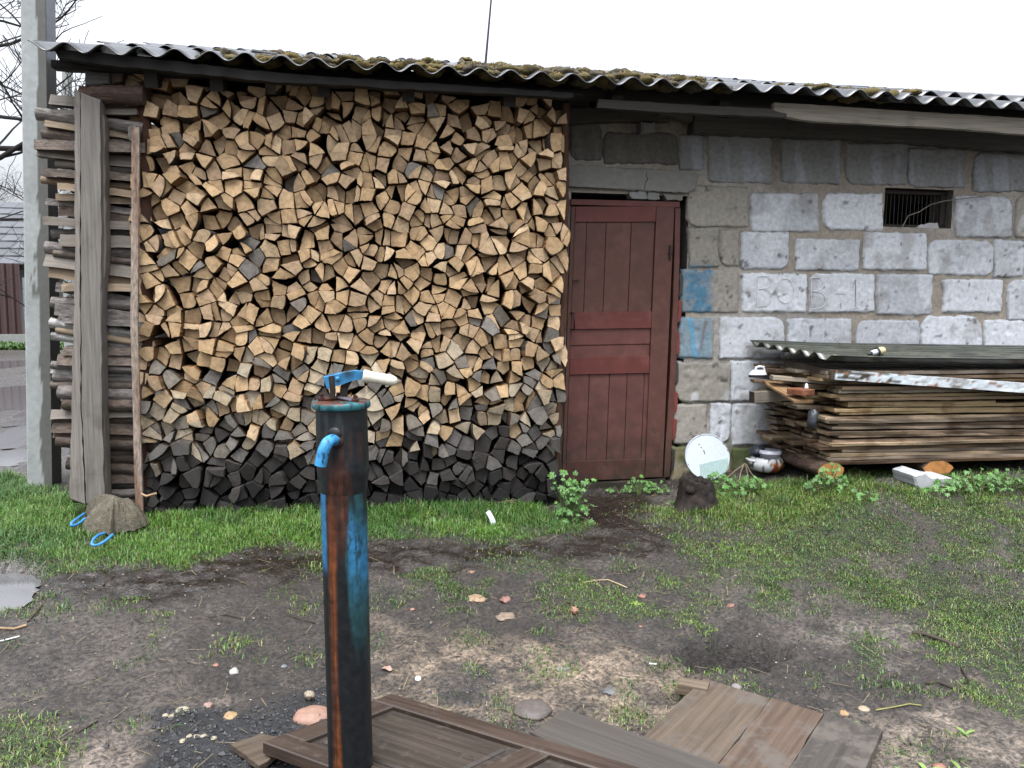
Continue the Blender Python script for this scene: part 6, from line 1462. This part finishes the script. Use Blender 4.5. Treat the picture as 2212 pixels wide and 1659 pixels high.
b_ = gg(1064, 1130); mb = MB(); sweep(mb, [b_+np.array([-.03, .0, .085]), b_+np.array([-.01, -.006, .05]), b_+np.array([.006, -.02, .012])], rect(.030, .002, .0005), up=(0, -1, .5), col=(.62, .70, .72), smooth=False); tag(mb.build('paper_strip', 'plain'), 'white paper strip standing in the grass before the log stack', 'paper')
b_ = gg(838, 1448); mb = MB(); sweep(mb, [b_+np.array([-.02, .012, .01]), b_+np.array([0, 0, .016]), b_+np.array([.012, -.014, .008])], rect(.028, .002, .0005), up=(0, 0, 1), scales=[.6, 1.1, .5], col=(.42, .27, .21), smooth=False); tag(mb.build('dead_leaf', 'plain'), 'pinkish dead leaf right of the pump', 'leaf')
b_ = gg(1098, 1100); mb = MB()
for k in range(16): sweep(mb, [b_+rng.normal(size=3)*.008, b_+np.array([random.gauss(-.01, .03), random.gauss(0, .02), .05]), b_+np.array([random.gauss(-.0, .05), random.gauss(-.02, .03), .02+random.random()*.05])], circ(.0015, 4), up=(0, 1, 0), col=(.30, .22, .13))
tag(mb.build('dry_grass_tuft', 'wood'), 'tuft of dry brown grass against the foot of the log stack', 'dry grass')
# uncountable grit: coal crumbs, flecks, straw bits
def crumbs(name, n, dens, smin, smax, cols, label, mat='stone', region=(-3.2, 5.2, 1.8, 5.3), flatk=.6):
    x_ = rng.uniform(region[0], region[1], n); y_ = rng.uniform(region[2], region[3], n); k = rng.random(n) < dens(x_, y_); x_, y_ = x_[k], y_[k]; z_ = ground_z(x_, y_); mb = MB()
    for a_, b_, c_ in zip(x_, y_, z_):
        s_ = random.uniform(smin, smax)*random.random()**.5; s_ = max(s_, smin); col = jit(random.choice(cols), .25)
        P = []
        rot = random.uniform(0, 6.28)
        for i in range(5): t = rot+i*1.257; P.append((a_+math.cos(t)*s_*random.uniform(.6, 1.1), b_+math.sin(t)*s_*random.uniform(.6, 1.1), c_))
        P.append((a_+random.uniform(-.3, .3)*s_, b_+random.uniform(-.3, .3)*s_, c_+s_*flatk))
        mb.add(P, [(i, (i+1) % 5, 5) for i in range(5)], 0, col)
    return tag(mb.build(name, mat), label, name.replace('_', ' '), kind='stuff')
crumbs('coal_grit', 9000, lambda x, y: zone('coal', x, y, .07, .25, 13)*.95+zone('coal2', x, y, .1, .3, 14)*.4, .004, .016, [(.010, .011, .014), (.018, .019, .022), (.03, .031, .034)], 'black coal crumbs scattered at the lower left', region=(-1.5, .6, 1.9, 3.4))
crumbs('grit', 30000, lambda x, y: np.full_like(x, .35)*(1-.8*grassy(x, y)), .002, .011, [(.10, .085, .07), (.16, .13, .105), (.05, .042, .036), (.035, .03, .027)], 'small clods and grit over the bare soil')
crumbs('pale_flecks', 7000, lambda x, y: np.full_like(x, .20)*(1-.6*grassy(x, y)), .0022, .0055, [(.45, .42, .36), (.38, .32, .24), (.5, .49, .46)], 'tiny pale flecks strewn over the soil', flatk=.3)
mb = MB()
for k in range(1500):
    x_, y_ = random.uniform(-2.6, 4.6), random.uniform(1.9, 5.1); z_ = gz(x_, y_) if k % 3 else float(zg(x_, y_))+.004; a_ = random.uniform(0, 3.14); L = random.uniform(.012, .05); d = np.array([math.cos(a_), math.sin(a_), random.gauss(0, .12)])*L; s_ = np.array([-math.sin(a_), math.cos(a_), 0])*.0013
    c_ = np.array([x_, y_, z_+.004]); mb.add([c_-d-s_, c_-d+s_, c_+d+s_+np.array([0, 0, .003]), c_+d-s_+np.array([0, 0, .003])], [(0, 1, 2, 3)], 0, jit(random.choice([(.26, .20, .12), (.06, .045, .035), (.04, .03, .025), (.18, .15, .08)]), .2))
tag(mb.build('straw_litter', 'leaf'), 'scattered bits of dead grass and fine twigs on the soil', 'litter', kind='stuff')

# ============================================================ BACKGROUND BEYOND THE SHED
nh = empty('neighbour_house', (-14, 27, 0), 'distant house with grey tiled roof behind the brown fence', 'house')
mb = MB(); slab(mb, -22, -7.2, 26.2, 33, 0, 2.4, (.13, .125, .12)); mb.build('wall', 'concrete', nh)
mb = MB(); V = []; C = []
nr = 9
for r_ in range(nr):
    y0_, y1_ = 25.6+r_*.46, 25.6+(r_+1)*.46+.03; z0_, z1_ = 2.35+r_*.245, 2.35+(r_+1)*.245+.016
    for t in range(34):
        x0_ = -22.4+t*.46; c_ = jit((.085, .09, .10), .22); o = [(x0_, y0_, z0_+.04), (x0_+.45, y0_, z0_+.04+random.uniform(0, .02)), (x0_+.45, y1_, z1_), (x0_, y1_, z1_)]; lo = [(q[0], q[1], q[2]-.03) for q in o]
        mb.add(o+lo, [(0, 1, 2, 3), (4, 5, 1, 0), (1, 5, 6, 2), (4, 0, 3, 7)], 0, c_)
mb.build('roof', 'slate', nh)
mb = MB(); slab(mb, -22.4, -6.7, 29.6, 33, 2.3, 4.45, (.11, .11, .115)); mb.build('rear_roof', 'slate', nh)
fe = empty('metal_fence', (-12, 22.3, .3), 'dark brown corrugated metal fence across the track', 'fence')
mb = MB(); V = []; F = []; n = 560; x0_ = -17.5; x1_ = py(46, 640, 22.3)[0]
for i in range(n+1):
    x_ = x0_+(x1_-x0_)*i/n; y_ = 22.3+.03*max(-1, min(1, 2.2*math.sin(x_*2*math.pi/.19))); V += [(x_, y_, py(20, 722, 22.3)[2]), (x_, y_, py(20, 569, 22.3)[2])]
F = [(2*i, 2*i+2, 2*i+3, 2*i+1) for i in range(n)]; V2 = [(v[0], v[1]+.004, v[2]) for v in V]; m_ = len(V)
F += [(m_+2*i+1, m_+2*i+3, m_+2*i+2, m_+2*i) for i in range(n)]; mb.add(V+V2, F, 0, (.065, .032, .032)); mb.build('sheet_panel', 'plain', fe)
mb = MB(); slab(mb, -17.5, x1_+.2, 22.25, 22.4, 0, py(20, 722, 22.3)[2], (.26, .27, .25)); mb.build('plinth', 'concrete', fe)
mb = MB(); slab(mb, x1_+.04, x1_+.13, 22.3, 22.4, 0, py(50, 600, 22.3)[2], (.22, .26, .28)); mb.build('fence_post', 'metal', fe)
def tree(name, base_, hgt_, label, seed, depth=5, r0_=.12, spread=.55, col=(.045, .04, .036), dirs=None, lean=(0, 0)):
    rt = random.Random(seed); tr = empty(name, base_, label, 'tree'); mt, mbh = MB(), MB()
    def grow(p, d, L, r_, lv):
        n = 5; pts = [p]; dd = np.array(d, float)
        for i in range(n): dd = dd+np.array([rt.gauss(0, .13), rt.gauss(0, .13), rt.gauss(.03, .09)]); dd /= np.linalg.norm(dd); pts.append(pts[-1]+dd*L/n)
        sweep(mt if lv == 0 else mbh, pts, circ(1, 7 if lv < 2 else 4), up=(0, 1, .1), scales=[max(.0035, r_*(1-.45*i/n)) for i in range(n+1)], col=jit(col, .2), smooth=True)
        if lv >= depth: return
        for k in range(rt.choice((3, 4)) if lv else 5):
            i = rt.randint(2, n); a_ = rt.uniform(0, 6.28); sd_ = np.array([math.cos(a_), math.sin(a_), rt.uniform(-.1, .7)]); nd = dd*(1-spread)+sd_*spread; nd /= np.linalg.norm(nd); grow(pts[i], nd, L*rt.uniform(.5, .75), r_*.5*(1-.2*(i < 4)), lv+1)
    if dirs:
        for (p, d, L, r_) in dirs: grow(np.array(p, float), np.array(d)/np.linalg.norm(d), L, r_, 1)
    grow(np.array(base_, float), np.array([lean[0], lean[1], 1.0]), hgt_*.5, r0_, 0)
    mt.build('trunk', 'bark', tr)
    if mbh.v: mbh.build('branches', 'bark', tr)
tb_ = py(-420, 900, 10.5)
def br(v, Y): return tuple(py(v[0], v[1], Y))
tree('bare_tree', (tb_[0], 10.5, .1), 4.6, 'leafless tree with thin dark branches left of the concrete pole', 11, 4, .10, dirs=[(br((-150, 420), 10.5), (1, 0, .35), 1.5, .04), (br((-150, 330), 10.5), (1, .0, -.02), 1.7, .04), (br((-120, 120), 10.5), (1, -.1, .1), 1.3, .025), (br((-150, 240), 10.5), (1, -.1, .15), 1.4, .03), (br((-120, 480), 10.5), (1, 0, .1), 1.2, .02), (br((-60, 160), 10.5), (1, 0, -.5), 1.1, .015), (br((-140, 20), 10.5), (1, 0, -.1), 1.1, .02)])
tb2 = py(150, 900, 13.0)
tree('bare_tree', (tb2[0]+.1, 13.0, .1), 3.6, 'thin bare tree seen between the pole and the log pile', 23, 3, .035, col=(.06, .065, .04))
tb3 = py(20, 700, 42)
tree('bare_tree', (tb3[0]-1, 42, .1), 9.5, 'far bushy bare tree rising above the grey roof', 31, 5, .16, spread=.6, col=(.10, .095, .105))
